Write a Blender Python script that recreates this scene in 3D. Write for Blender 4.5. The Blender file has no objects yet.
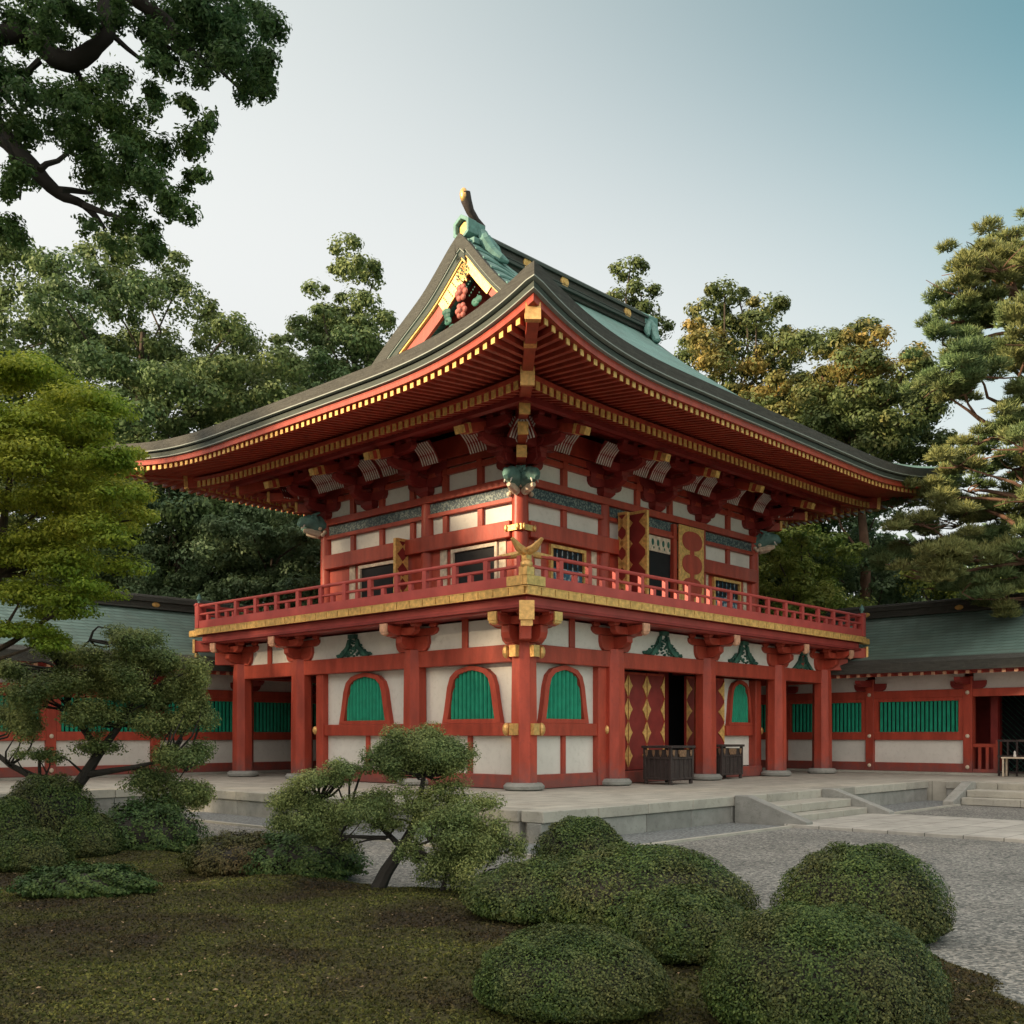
import bpy, bmesh, math, random
import numpy as np
from mathutils import Vector, Matrix
R = math.radians
SC = bpy.context.scene
COL = SC.collection
rng = np.random.default_rng(7)
random.seed(7)

# ------------------------------------------------------------------ camera
F = 1047.6; EYE = 1.65; HZ = 735.0
cam = bpy.data.cameras.new('camera'); co = bpy.data.objects.new('camera', cam); COL.objects.link(co)
co.location = (0, 0, EYE); co.rotation_euler = (R(90), 0, 0)
cam.sensor_width = 36; cam.lens = 36 * F / 1024; cam.shift_y = (HZ - 512) / 1024
cam.clip_start = 0.1; cam.clip_end = 3000
SC.camera = co
# ------------------------------------------------------------------ light
TINT = (0.265, 0.455, 0.35); HAZE = (2.12, 2.18, 2.16)
SUN_AZ = R(-112); SUN_EL = R(17)          # azimuth clockwise from +Y: low warm sun from the left, above the added grove
W = bpy.data.worlds.new('World'); SC.world = W; W.use_nodes = True
nt = W.node_tree; bg = nt.nodes['Background']
sky = nt.nodes.new('ShaderNodeTexSky'); sky.sky_type = 'NISHITA'; sky.sun_disc = False
sky.sun_elevation = SUN_EL; sky.sun_rotation = SUN_AZ
sky.air_density = 1.0; sky.dust_density = 1.5; sky.ozone_density = 1.0
hs = nt.nodes.new('ShaderNodeMix'); hs.data_type = 'RGBA'; hs.blend_type = 'MULTIPLY'; hs.inputs[0].default_value = 1
hs.inputs[7].default_value = (*TINT, 1)
nt.links.new(sky.outputs[0], hs.inputs[6])
# pale evening haze thickening towards the low left part of the sky
tcw = nt.nodes.new('ShaderNodeTexCoord'); dp = nt.nodes.new('ShaderNodeVectorMath'); dp.operation = 'DOT_PRODUCT'
dp.inputs[1].default_value = (-.3, .75, -.6); nt.links.new(tcw.outputs['Generated'], dp.inputs[0])
hm = nt.nodes.new('ShaderNodeMapRange'); hm.interpolation_type = 'SMOOTHSTEP'; hm.inputs[1].default_value = 0.06; hm.inputs[2].default_value = 0.52
nt.links.new(dp.outputs['Value'], hm.inputs[0])
hz = nt.nodes.new('ShaderNodeMix'); hz.data_type = 'RGBA'; nt.links.new(hm.outputs[0], hz.inputs[0])
nt.links.new(hs.outputs[2], hz.inputs[6]); hz.inputs[7].default_value = (*HAZE, 1)
dp2 = nt.nodes.new('ShaderNodeVectorMath'); dp2.operation = 'DOT_PRODUCT'; dp2.inputs[1].default_value = (-.30, -.52, .80)
nt.links.new(tcw.outputs['Generated'], dp2.inputs[0])
hm2 = nt.nodes.new('ShaderNodeMapRange'); hm2.interpolation_type = 'SMOOTHSTEP'; hm2.inputs[1].default_value = -.15; hm2.inputs[2].default_value = .85
nt.links.new(dp2.outputs['Value'], hm2.inputs[0])
hz2 = nt.nodes.new('ShaderNodeMix'); hz2.data_type = 'RGBA'; nt.links.new(hm2.outputs[0], hz2.inputs[0])
nt.links.new(hz.outputs[2], hz2.inputs[6]); hz2.inputs[7].default_value = (4.3, 4.0, 3.65, 1)   # warm glow added to the sky overhead and behind, filling the facades
nt.links.new(hz2.outputs[2], bg.inputs[0])
bg.inputs[1].default_value = 0.12
sl = bpy.data.lights.new('sun', 'SUN'); sl.energy = 2.6; sl.angle = R(2.5); sl.color = (1.0, 0.77, 0.50)
so = bpy.data.objects.new('sun', sl); COL.objects.link(so)
sd = Vector((math.sin(SUN_AZ) * math.cos(SUN_EL), math.cos(SUN_AZ) * math.cos(SUN_EL), math.sin(SUN_EL)))
so.rotation_euler = sd.to_track_quat('Z', 'Y').to_euler(); so.location = (-20, 0, 30)
SC.view_settings.view_transform = 'Standard'; SC.view_settings.look = 'None'
SC.view_settings.exposure = 1.75; SC.view_settings.gamma = 1.0
SC.render.engine = 'CYCLES'

# ------------------------------------------------------------------ materials
def mat(name, col, rough=0.6, var=0.15, vscale=3.0, bump=0.0, bscale=40.0, metal=0.0, col2=None, spec=0.3,
        island=0.0, trans=0.0, orand=0.0, stretch=None, dirt=None, c2lo=0.4, c2hi=0.62, c2scale=None):
    m = bpy.data.materials.new(name); m.use_nodes = True
    n = m.node_tree.nodes; l = m.node_tree.links
    b = n['Principled BSDF']; out = n['Material Output']
    b.inputs['Roughness'].default_value = rough; b.inputs['Metallic'].default_value = metal
    b.inputs['Specular IOR Level'].default_value = spec
    tc = n.new('ShaderNodeTexCoord'); src = tc.outputs['Object']
    if stretch:
        mp = n.new('ShaderNodeMapping'); mp.inputs['Scale'].default_value = stretch
        l.new(src, mp.inputs[0]); src = mp.outputs[0]
    nz = n.new('ShaderNodeTexNoise'); nz.inputs['Scale'].default_value = vscale; nz.inputs['Detail'].default_value = 5
    l.new(src, nz.inputs['Vector'])
    c = n.new('ShaderNodeMix'); c.data_type = 'RGBA'
    a = [max(0, x * (1 - var)) for x in col]; d = [min(1, x * (1 + var)) for x in col]
    c.inputs[6].default_value = (*a, 1); c.inputs[7].default_value = (*d, 1)
    mr = n.new('ShaderNodeMapRange'); mr.inputs[1].default_value = 0.3; mr.inputs[2].default_value = 0.7
    l.new(nz.outputs[0], mr.inputs[0]); l.new(mr.outputs[0], c.inputs[0]); cur = c.outputs[2]
    if col2:
        nz2 = n.new('ShaderNodeTexNoise'); nz2.inputs['Scale'].default_value = c2scale or vscale * 0.35; nz2.inputs['Detail'].default_value = 3
        l.new(tc.outputs['Object'], nz2.inputs['Vector'])
        m2 = n.new('ShaderNodeMapRange'); m2.inputs[1].default_value = c2lo; m2.inputs[2].default_value = c2hi
        l.new(nz2.outputs[0], m2.inputs[0])
        c2 = n.new('ShaderNodeMix'); c2.data_type = 'RGBA'; l.new(m2.outputs[0], c2.inputs[0])
        l.new(cur, c2.inputs[6]); c2.inputs[7].default_value = (*col2, 1); cur = c2.outputs[2]
    if dirt:   # fine grime in small blotches
        nz3 = n.new('ShaderNodeTexNoise'); nz3.inputs['Scale'].default_value = 9; nz3.inputs['Detail'].default_value = 8; nz3.inputs['Roughness'].default_value = 0.75
        l.new(tc.outputs['Object'], nz3.inputs['Vector'])
        m3 = n.new('ShaderNodeMapRange'); m3.inputs[1].default_value = 0.52; m3.inputs[2].default_value = 0.75; m3.inputs[4].default_value = 0.7
        l.new(nz3.outputs[0], m3.inputs[0])
        c3 = n.new('ShaderNodeMix'); c3.data_type = 'RGBA'; l.new(m3.outputs[0], c3.inputs[0])
        l.new(cur, c3.inputs[6]); c3.inputs[7].default_value = (*dirt, 1); cur = c3.outputs[2]
    if island:
        g = n.new('ShaderNodeNewGeometry'); hv = n.new('ShaderNodeHueSaturation')
        r1 = n.new('ShaderNodeMapRange'); r1.inputs[3].default_value = 1 - island; r1.inputs[4].default_value = 1 + island
        l.new(g.outputs['Random Per Island'], r1.inputs[0]); l.new(r1.outputs[0], hv.inputs['Value'])
        r2 = n.new('ShaderNodeMapRange'); r2.inputs[3].default_value = 0.5 + island * 0.05; r2.inputs[4].default_value = 0.5 - island * 0.05
        l.new(g.outputs['Random Per Island'], r2.inputs[0]); l.new(r2.outputs[0], hv.inputs['Hue'])
        l.new(cur, hv.inputs['Color']); cur = hv.outputs[0]
    if name == 'red_lacquer':
        ge = n.new('ShaderNodeNewGeometry'); sx = n.new('ShaderNodeSeparateXYZ'); l.new(ge.outputs['Position'], sx.inputs[0])
        gz = n.new('ShaderNodeTexNoise'); gz.inputs['Scale'].default_value = 6; gz.inputs['Detail'].default_value = 6; l.new(tc.outputs['Object'], gz.inputs['Vector'])
        ma = n.new('ShaderNodeMath'); ma.operation = 'MULTIPLY_ADD'; ma.inputs[1].default_value = -.9; l.new(gz.outputs[0], ma.inputs[0]); l.new(sx.outputs[2], ma.inputs[2])
        mr4 = n.new('ShaderNodeMapRange'); mr4.inputs[1].default_value = .15; mr4.inputs[2].default_value = .62; mr4.inputs[3].default_value = .75; mr4.inputs[4].default_value = 0
        l.new(ma.outputs[0], mr4.inputs[0]); c4 = n.new('ShaderNodeMix'); c4.data_type = 'RGBA'; l.new(mr4.outputs[0], c4.inputs[0]); l.new(cur, c4.inputs[6]); c4.inputs[7].default_value = (.17, .075, .07, 1); cur = c4.outputs[2]
    if orand:
        oi = n.new('ShaderNodeObjectInfo'); hv = n.new('ShaderNodeHueSaturation'); r1 = n.new('ShaderNodeMapRange')
        r1.inputs[3].default_value = 1 - orand; r1.inputs[4].default_value = 1 + orand
        l.new(oi.outputs['Random'], r1.inputs[0]); l.new(r1.outputs[0], hv.inputs['Value']); l.new(cur, hv.inputs['Color']); cur = hv.outputs[0]
    l.new(cur, b.inputs['Base Color'])
    if bump:
        bz = n.new('ShaderNodeTexNoise'); bz.inputs['Scale'].default_value = bscale; bz.inputs['Detail'].default_value = 4
        l.new(src, bz.inputs['Vector'])
        bp = n.new('ShaderNodeBump'); bp.inputs['Strength'].default_value = bump; bp.inputs['Distance'].default_value = 0.02
        l.new(bz.outputs[0], bp.inputs['Height']); l.new(bp.outputs[0], b.inputs['Normal'])
    if trans:
        tr = n.new('ShaderNodeBsdfTranslucent'); l.new(cur, tr.inputs[0])
        mx = n.new('ShaderNodeMixShader'); mx.inputs[0].default_value = trans
        l.new(b.outputs[0], mx.inputs[1]); l.new(tr.outputs[0], mx.inputs[2]); l.new(mx.outputs[0], out.inputs[0])
    return m

M = {}
M['red'] = mat('red_lacquer', (0.37, 0.058, 0.034), 0.42, 0.22, 5.0, 0.2, 40, dirt=(0.22, 0.045, 0.035), stretch=(1, 1, 0.25), orand=.10)
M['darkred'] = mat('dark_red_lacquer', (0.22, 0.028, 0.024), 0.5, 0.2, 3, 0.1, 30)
M['orange'] = mat('orange_red_lacquer', (0.52, 0.11, 0.05), 0.5, 0.15, 3)
M['pinkred'] = mat('sun_faded_red_lacquer', (0.42, 0.072, 0.062), 0.5, 0.14, 3, 0.1, 30)
M['white'] = mat('white_plaster', (0.67, 0.645, 0.595), 0.9, 0.08, 1.5, 0.15, 60, dirt=(0.50, 0.47, 0.42), orand=.03)
M['gold'] = mat('gilt_metal', (0.68, 0.41, 0.15), 0.38, 0.22, 14, 0.25, 60, metal=0.55, dirt=(0.40, 0.22, 0.07))
M['goldpaint'] = mat('yellow_gold_paint', (0.66, 0.40, 0.13), 0.5, 0.3, 12, 0.2, 50, metal=0.2, dirt=(0.45, 0.24, 0.06))
M['green'] = mat('green_lattice_paint', (0.012, 0.27, 0.16), 0.5, 0.15, 5)
M['deepgreen'] = mat('dark_green_carving', (0.02, 0.07, 0.055), 0.6, 0.4, 12, col2=(0.05, 0.15, 0.11))
M['bronze'] = mat('verdigris_copper', (0.12, 0.24, 0.215), 0.6, 0.25, 6, 0.3, 20, dirt=(0.05, 0.085, 0.08))
M['stone'] = mat('pale_granite', (0.36, 0.345, 0.30), 0.85, 0.12, 2.5, 0.4, 60, dirt=(0.19, 0.185, 0.155), orand=.16)
M['stone2'] = mat('grey_base_stone', (0.27, 0.27, 0.25), 0.85, 0.15, 4, 0.5, 60, dirt=(0.13, 0.13, 0.115), orand=.18)
M['barkedge'] = mat('layered_bark_edge', (0.075, 0.075, 0.066), 0.85, 0.25, 3, 0.9, 30, stretch=(1, 1, 14), dirt=(0.125, 0.125, 0.105))
M['greenedge'] = mat('weathered_copper_edge', (0.055, 0.068, 0.058), 0.7, 0.2, 4, 0.4, 20, stretch=(1, 1, 8))
M['paleline'] = mat('pale_edge_line', (0.26, 0.29, 0.26), 0.6, 0.1, 4)
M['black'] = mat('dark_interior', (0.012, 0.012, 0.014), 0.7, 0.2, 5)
M['wood'] = mat('weathered_dark_wood', (0.045, 0.034, 0.032), 0.7, 0.35, 3, 0.5, 20, stretch=(6, 6, 0.6), dirt=(0.10, 0.075, 0.065))
M['pink'] = mat('pink_carved_flower', (0.33, 0.095, 0.075), 0.6, 0.25, 9)
M['palewood'] = mat('pale_painted_panel', (0.62, 0.52, 0.40), 0.6, 0.25, 8, dirt=(0.45, 0.2, 0.12))
M['frieze'] = mat('faded_painted_frieze', (0.035, 0.06, 0.075), 0.5, 0.4, 30, col2=(0.20, 0.24, 0.22), c2scale=24, c2lo=.48, c2hi=.6)
M['capwood'] = mat('orange_painted_cap', (0.55, 0.30, 0.19), 0.6, 0.25, 10, dirt=(0.35, 0.16, 0.10))
M['blue'] = mat('blue_painted_panel', (0.03, 0.10, 0.16), 0.5, 0.4, 16, col2=(0.35, 0.40, 0.42), c2scale=9, c2lo=.5, c2hi=.56)
M['faded'] = mat('tarnished_gilt', (0.20, 0.12, 0.07), .6, .4, 20, dirt=(.09, .06, .05))
M['bark'] = mat('tree_bark', (0.075, 0.058, 0.045), 0.95, 0.3, 3, 0.8, 12, stretch=(4, 4, 0.8))
M['darkbark'] = mat('dark_bark', (0.035, 0.032, 0.028), 0.95, 0.3, 3, 0.8, 12)
M['redbark'] = mat('red_pine_bark', (0.15, 0.085, 0.058), 0.95, 0.3, 3, 0.8, 8)

def roofmat(nm, c1, c2, c3, c4):
    m = bpy.data.materials.new(nm); m.use_nodes = True
    n = m.node_tree.nodes; l = m.node_tree.links; b = n['Principled BSDF']
    tc = n.new('ShaderNodeTexCoord'); sp = n.new('ShaderNodeSeparateXYZ'); l.new(tc.outputs['Object'], sp.inputs[0])
    ad = n.new('ShaderNodeMath'); ad.operation = 'ADD'; l.new(sp.outputs[0], ad.inputs[0]); l.new(sp.outputs[1], ad.inputs[1])
    cb = n.new('ShaderNodeCombineXYZ'); l.new(ad.outputs[0], cb.inputs[0]); l.new(sp.outputs[2], cb.inputs[1])
    br = n.new('ShaderNodeTexBrick'); l.new(cb.outputs[0], br.inputs['Vector'])
    br.inputs['Scale'].default_value = 1; br.inputs['Brick Width'].default_value = 0.42; br.inputs['Row Height'].default_value = 0.10
    br.inputs['Mortar Size'].default_value = 0.011; br.inputs['Mortar Smooth'].default_value = 0.6
    br.inputs['Color1'].default_value = (*c1, 1); br.inputs['Color2'].default_value = (*c2, 1)
    br.inputs['Mortar'].default_value = (*c3, 1)
    nz = n.new('ShaderNodeTexNoise'); nz.inputs['Scale'].default_value = 1.3; nz.inputs['Detail'].default_value = 7
    l.new(tc.outputs['Object'], nz.inputs['Vector'])
    mr = n.new('ShaderNodeMapRange'); mr.inputs[1].default_value = .42; mr.inputs[2].default_value = .72; mr.inputs[4].default_value = .65
    l.new(nz.outputs[0], mr.inputs[0])
    mx = n.new('ShaderNodeMix'); mx.data_type = 'RGBA'; l.new(mr.outputs[0], mx.inputs[0]); l.new(br.outputs[0], mx.inputs[6])
    mx.inputs[7].default_value = (*c4, 1); l.new(mx.outputs[2], b.inputs['Base Color'])
    bp = n.new('ShaderNodeBump'); bp.inputs['Strength'].default_value = .6; bp.inputs['Distance'].default_value = .02; bp.invert = True
    l.new(br.outputs['Fac'], bp.inputs['Height']); l.new(bp.outputs[0], b.inputs['Normal'])
    b.inputs['Roughness'].default_value = 0.55; b.inputs['Specular IOR Level'].default_value = .4
    return m
M['roof'] = roofmat('teal_copper_shingles', (.15, .28, .25), (.19, .34, .30), (.07, .14, .12), (.11, .17, .15))
M['croof'] = roofmat('grey_green_shingles', (.13, .21, .185), (.18, .27, .235), (.055, .09, .075), (.11, .145, .125))

def gravelmat():
    m = bpy.data.materials.new('grey_gravel'); m.use_nodes = True
    n = m.node_tree.nodes; l = m.node_tree.links; b = n['Principled BSDF']
    tc = n.new('ShaderNodeTexCoord')
    v = n.new('ShaderNodeTexVoronoi'); v.inputs['Scale'].default_value = 38; l.new(tc.outputs['Object'], v.inputs['Vector'])
    sp = n.new('ShaderNodeSeparateColor'); l.new(v.outputs['Color'], sp.inputs[0])
    cr = n.new('ShaderNodeValToRGB'); e = cr.color_ramp.elements
    e[0].position = 0; e[0].color = (0.07, 0.073, 0.07, 1); e[1].position = 1; e[1].color = (0.42, 0.40, 0.36, 1)
    a = e.new(.55); a.color = (0.20, 0.20, 0.185, 1)
    l.new(sp.outputs[0], cr.inputs[0])
    nz = n.new('ShaderNodeTexNoise'); nz.inputs['Scale'].default_value = .7; nz.inputs['Detail'].default_value = 4; l.new(tc.outputs['Object'], nz.inputs['Vector'])
    mr = n.new('ShaderNodeMapRange'); mr.inputs[1].default_value = .3; mr.inputs[2].default_value = .7; mr.inputs[3].default_value = .66; mr.inputs[4].default_value = 1.0
    l.new(nz.outputs[0], mr.inputs[0])
    mx = n.new('ShaderNodeMix'); mx.data_type = 'RGBA'; mx.blend_type = 'MULTIPLY'; mx.inputs[0].default_value = 1
    l.new(cr.outputs[0], mx.inputs[6]); l.new(mr.outputs[0], mx.inputs[7]); l.new(mx.outputs[2], b.inputs['Base Color'])
    bp = n.new('ShaderNodeBump'); bp.inputs['Strength'].default_value = .9; bp.inputs['Distance'].default_value = .015; bp.invert = True
    l.new(v.outputs['Distance'], bp.inputs['Height']); l.new(bp.outputs[0], b.inputs['Normal'])
    b.inputs['Roughness'].default_value = .9
    return m
M['gravel'] = gravelmat()
M['gutter'] = mat('coarse_grey_pebbles', (0.17, 0.18, 0.18), 0.9, 0.6, 22, 0.9, 30)
M['moss'] = mat('mossy_soil', (0.058, 0.056, 0.018), 1.0, 0.5, 16, 1.0, 45, col2=(0.032, 0.024, 0.014), c2scale=.75, c2lo=.44, c2hi=.62, dirt=(0.03, 0.027, 0.013))
M['floor'] = mat('forest_floor', (0.04, 0.04, 0.02), 1.0, 0.4, 3)

def pavemat(name, bw, rh, c1, c2):
    m = bpy.data.materials.new(name); m.use_nodes = True
    n = m.node_tree.nodes; l = m.node_tree.links; b = n['Principled BSDF']
    tc = n.new('ShaderNodeTexCoord')
    br = n.new('ShaderNodeTexBrick'); l.new(tc.outputs['Object'], br.inputs['Vector']); br.inputs['Scale'].default_value = 1
    br.inputs['Brick Width'].default_value = bw; br.inputs['Row Height'].default_value = rh; br.inputs['Mortar Size'].default_value = .008
    br.inputs['Color1'].default_value = (*c1, 1); br.inputs['Color2'].default_value = (*c2, 1); br.inputs['Mortar'].default_value = (.1, .1, .085, 1)
    nz = n.new('ShaderNodeTexNoise'); nz.inputs['Scale'].default_value = 2.2; nz.inputs['Detail'].default_value = 9; nz.inputs['Roughness'].default_value = .65
    l.new(tc.outputs['Object'], nz.inputs['Vector'])
    mr = n.new('ShaderNodeMapRange'); mr.inputs[1].default_value = .3; mr.inputs[2].default_value = .7; mr.inputs[3].default_value = .72; mr.inputs[4].default_value = 1.18
    l.new(nz.outputs[0], mr.inputs[0])
    mx = n.new('ShaderNodeMix'); mx.data_type = 'RGBA'; mx.blend_type = 'MULTIPLY'; mx.inputs[0].default_value = 1
    l.new(br.outputs[0], mx.inputs[6]); l.new(mr.outputs[0], mx.inputs[7]); l.new(mx.outputs[2], b.inputs['Base Color'])
    b.inputs['Roughness'].default_value = .85
    return m
M['pave'] = pavemat('platform_paving', 1.3, .9, (.38, .36, .31), (.44, .42, .36))
M['pathstone'] = pavemat('path_paving', 1.1, .62, (.36, .345, .31), (.42, .40, .36))

# ------------------------------------------------------------------ mesh builder
class MB:
    def __init__(s, T=None): s.v = []; s.f = []; s.T = T
    def add(s, vs, fs):
        k = len(s.v)
        s.v += [tuple(s.T(*p)) if s.T else tuple(p) for p in vs]
        s.f += [tuple(i + k for i in f) for f in fs]; return s
    def box(s, a0, a1, b0, b1, c0, c1):
        vs = [(x, y, z) for z in (c0, c1) for y in (b0, b1) for x in (a0, a1)]
        return s.add(vs, [(0, 2, 3, 1), (4, 5, 7, 6), (0, 1, 5, 4), (2, 6, 7, 3), (0, 4, 6, 2), (1, 3, 7, 5)])
    def prism(s, poly, lo, hi, ax='b'):
        # poly in (a,c) plane extruded along b ; ax='a': poly in (b,c) along a ; ax='c': poly (a,b) along c
        n = len(poly)
        def P(p, q):
            return (p[0], q, p[1]) if ax == 'b' else ((q, p[0], p[1]) if ax == 'a' else (p[0], p[1], q))
        vs = [P(p, lo) for p in poly] + [P(p, hi) for p in poly]
        return s.add(vs, [tuple(range(n)), tuple(range(2 * n - 1, n - 1, -1))] + [(i, (i + 1) % n, n + (i + 1) % n, n + i) for i in range(n)])
    def ring(s, outer, inner, lo, hi, ax='b'):
        n = len(outer)
        def P(p, q):
            return (p[0], q, p[1]) if ax == 'b' else ((q, p[0], p[1]) if ax == 'a' else (p[0], p[1], q))
        vs = [P(p, lo) for p in outer] + [P(p, hi) for p in outer] + [P(p, lo) for p in inner] + [P(p, hi) for p in inner]
        fs = []
        for i in range(n):
            j = (i + 1) % n
            fs += [(i, j, n + j, n + i), (2*n + i, 2*n + j, 3*n + j, 3*n + i), (i, j, 2*n + j, 2*n + i), (n + i, n + j, 3*n + j, 3*n + i)]
        return s.add(vs, fs)
    def beam(s, p0, p1, w, h, up=(0, 0, 1), w1=None, h1=None):
        p0 = Vector(p0); p1 = Vector(p1); d = (p1 - p0).normalized(); u = Vector(up)
        sd_ = d.cross(u).normalized(); u = sd_.cross(d)
        w1 = w if w1 is None else w1; h1 = h if h1 is None else h1
        vs = []
        for p, ww, hh in ((p0, w, h), (p1, w1, h1)):
            for a, b in ((-1, -1), (1, -1), (1, 1), (-1, 1)): vs.append(p + sd_ * a * ww / 2 + u * b * hh / 2)
        return s.add(vs, [(0, 1, 2, 3), (7, 6, 5, 4), (0, 4, 5, 1), (1, 5, 6, 2), (2, 6, 7, 3), (3, 7, 4, 0)])
    def tube(s, pts, rs, n=8, cap=True):
        pts = [Vector(p) for p in pts]
        if not hasattr(rs, '__len__'): rs = [rs] * len(pts)
        vs = []; prev = None
        for i, p in enumerate(pts):
            d = (pts[min(i + 1, len(pts) - 1)] - pts[max(i - 1, 0)]).normalized()
            a = prev if prev is not None else (Vector((0, 0, 1)) if abs(d.z) < .9 else Vector((1, 0, 0)))
            u = (a - d * a.dot(d)).normalized(); prev = u; w = d.cross(u)
            for k in range(n):
                t = 2 * math.pi * k / n; vs.append(p + (u * math.cos(t) + w * math.sin(t)) * rs[i])
        fs = [(i*n + k, i*n + (k+1) % n, (i+1)*n + (k+1) % n, (i+1)*n + k) for i in range(len(pts) - 1) for k in range(n)]
        if cap: fs += [tuple(range(n)), tuple(range((len(pts)-1)*n, len(pts)*n))]
        return s.add(vs, fs)
    def lathe(s, cx, cy, prof, n=16):
        vs = [(cx + r * math.cos(2*math.pi*k/n), cy + r * math.sin(2*math.pi*k/n), z) for r, z in prof for k in range(n)]
        m = len(prof)
        fs = [(i*n + k, i*n + (k+1) % n, (i+1)*n + (k+1) % n, (i+1)*n + k) for i in range(m - 1) for k in range(n)]
        fs += [tuple(range(n)), tuple(range((m-1)*n, m*n))]
        return s.add(vs, fs)
    def blob(s, c, r, nu=10, nv=7):
        vs = []; 
        for j in range(1, nv):
            ph = math.pi * j / nv
            for k in range(nu):
                t = 2*math.pi*k/nu; vs.append((c[0] + r[0]*math.sin(ph)*math.cos(t), c[1] + r[1]*math.sin(ph)*math.sin(t), c[2] + r[2]*math.cos(ph)))
        top = len(vs); vs.append((c[0], c[1], c[2] + r[2])); vs.append((c[0], c[1], c[2] - r[2]))
        fs = [(j*nu + k, j*nu + (k+1) % nu, (j+1)*nu + (k+1) % nu, (j+1)*nu + k) for j in range(nv - 2) for k in range(nu)]
        fs += [(top, k, (k+1) % nu) for k in range(nu)] + [(top + 1, (nv-2)*nu + k, (nv-2)*nu + (k+1) % nu) for k in range(nu)]
        return s.add(vs, fs)
    def flare(s):
        q = []
        for x, y, z in s.v:
            dx0, dx1, dy0, dy1 = x - EX0, EX1 - x, y - EY0, EY1 - y
            f = .48 * g_(min(dx0, dx1)) * g_(min(dy0, dy1)); far = dx1 < dx0 or dy1 < dy0
            q.append((x + (-f if dx0 < dx1 else 2.1*f), y + (-f if dy0 < dy1 else 3.2*f), z + (.36*f if far else 0)))
        s.v = q; return s
    def grid(s, P):
        nr = len(P); nc = len(P[0])
        return s.add([p for row in P for p in row], [(i*nc + j, i*nc + j + 1, (i+1)*nc + j + 1, (i+1)*nc + j) for i in range(nr-1) for j in range(nc-1)])
    def split(s, name, m, parent=None, **k):
        par = list(range(len(s.v)))
        def fd(i):
            while par[i] != i: par[i] = par[par[i]]; i = par[i]
            return i
        for f in s.f:
            a = fd(f[0])
            for j in f[1:]: par[fd(j)] = a
        groups = {}
        for f in s.f: groups.setdefault(fd(f[0]), []).append(f)
        out = []
        for fs in groups.values():
            q = MB(); ids = sorted({i for f in fs for i in f}); mp = {i: n for n, i in enumerate(ids)}
            q.v = [s.v[i] for i in ids]; q.f = [tuple(mp[i] for i in f) for f in fs]; out.append(q.build(name, m, parent, **k))
        return out
    def build(s, name, m, parent=None, bevel=0, smooth=False, solid=0):
        me = bpy.data.meshes.new(name); me.from_pydata(s.v, [], s.f)
        bm = bmesh.new(); bm.from_mesh(me)
        bmesh.ops.recalc_face_normals(bm, faces=bm.faces)
        if smooth:
            for f in bm.faces: f.smooth = True
            for e in bm.edges:
                if len(e.link_faces) == 2 and e.calc_face_angle(0) > R(40): e.smooth = False
        bm.to_mesh(me); bm.free()
        o = bpy.data.objects.new(name, me); COL.objects.link(o); me.materials.append(M[m] if isinstance(m, str) else m)
        if parent: o.parent = parent
        if bevel:
            md = o.modifiers.new('bevel', 'BEVEL'); md.width = bevel; md.segments = 1; md.limit_method = 'ANGLE'; md.angle_limit = R(50)
        return o

def thing(name, label, cat, loc=(0, 0, 0), rz=0, group=None):
    o = bpy.data.objects.new(name, None); COL.objects.link(o); o.location = loc; o.rotation_euler = (0, 0, rz)
    o.empty_display_size = .2; tag(o, label, cat, group); return o
def tag(o, label=None, cat=None, group=None, kind=None):
    if label: o['label'] = label
    if cat: o['category'] = cat
    if group: o['group'] = group
    if kind: o['kind'] = kind
    return o

# ================================================================== GATE
GL = (0.252, 22.0, 0.0); GR = R(46.7)
U = Vector((math.cos(GR), math.sin(GR), 0)); V = Vector((-math.sin(GR), math.cos(GR), 0))
def G2W(u, v, z=0): p = Vector(GL) + U * u + V * v; return (p.x, p.y, z)
gate = thing('shrine_gate', 'two storey vermilion shrine gate with teal gabled roof and gold trimmed balcony', 'gate', GL, GR)
P0 = 0.5                      # platform top
UX0, UX1, UY0, UY1 = 1.5, 11.78, 1.5, 8.8      # upper storey body
EX0, EX1, EY0, EY1 = -2.4, 15.7, -2.4, 12.7    # eaves
FX1, FY1 = 13.3, 10.7                          # lower storey extents
# side frames for lower storey: (s, out, z)
def TF(y0): return lambda s, o, z: (s, y0 - o, z)
def TL(x0): return lambda s, o, z: (x0 - o, s, z)
def TB(y1): return lambda s, o, z: (s, y1 + o, z)
def TR(x1): return lambda s, o, z: (x1 + o, s, z)
lowT = {'f': TF(0), 'l': TL(0), 'b': TB(FY1), 'r': TR(FX1)}
upT = {'f': TF(UY0), 'l': TL(UX0), 'b': TB(UY1), 'r': TR(UX1)}

def fitting(mb, T_, s, z, o, r=.07):
    m2 = [T_(s, o, z)]
    mb.blob(m2[0], (r, r, r), 8, 6)

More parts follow.
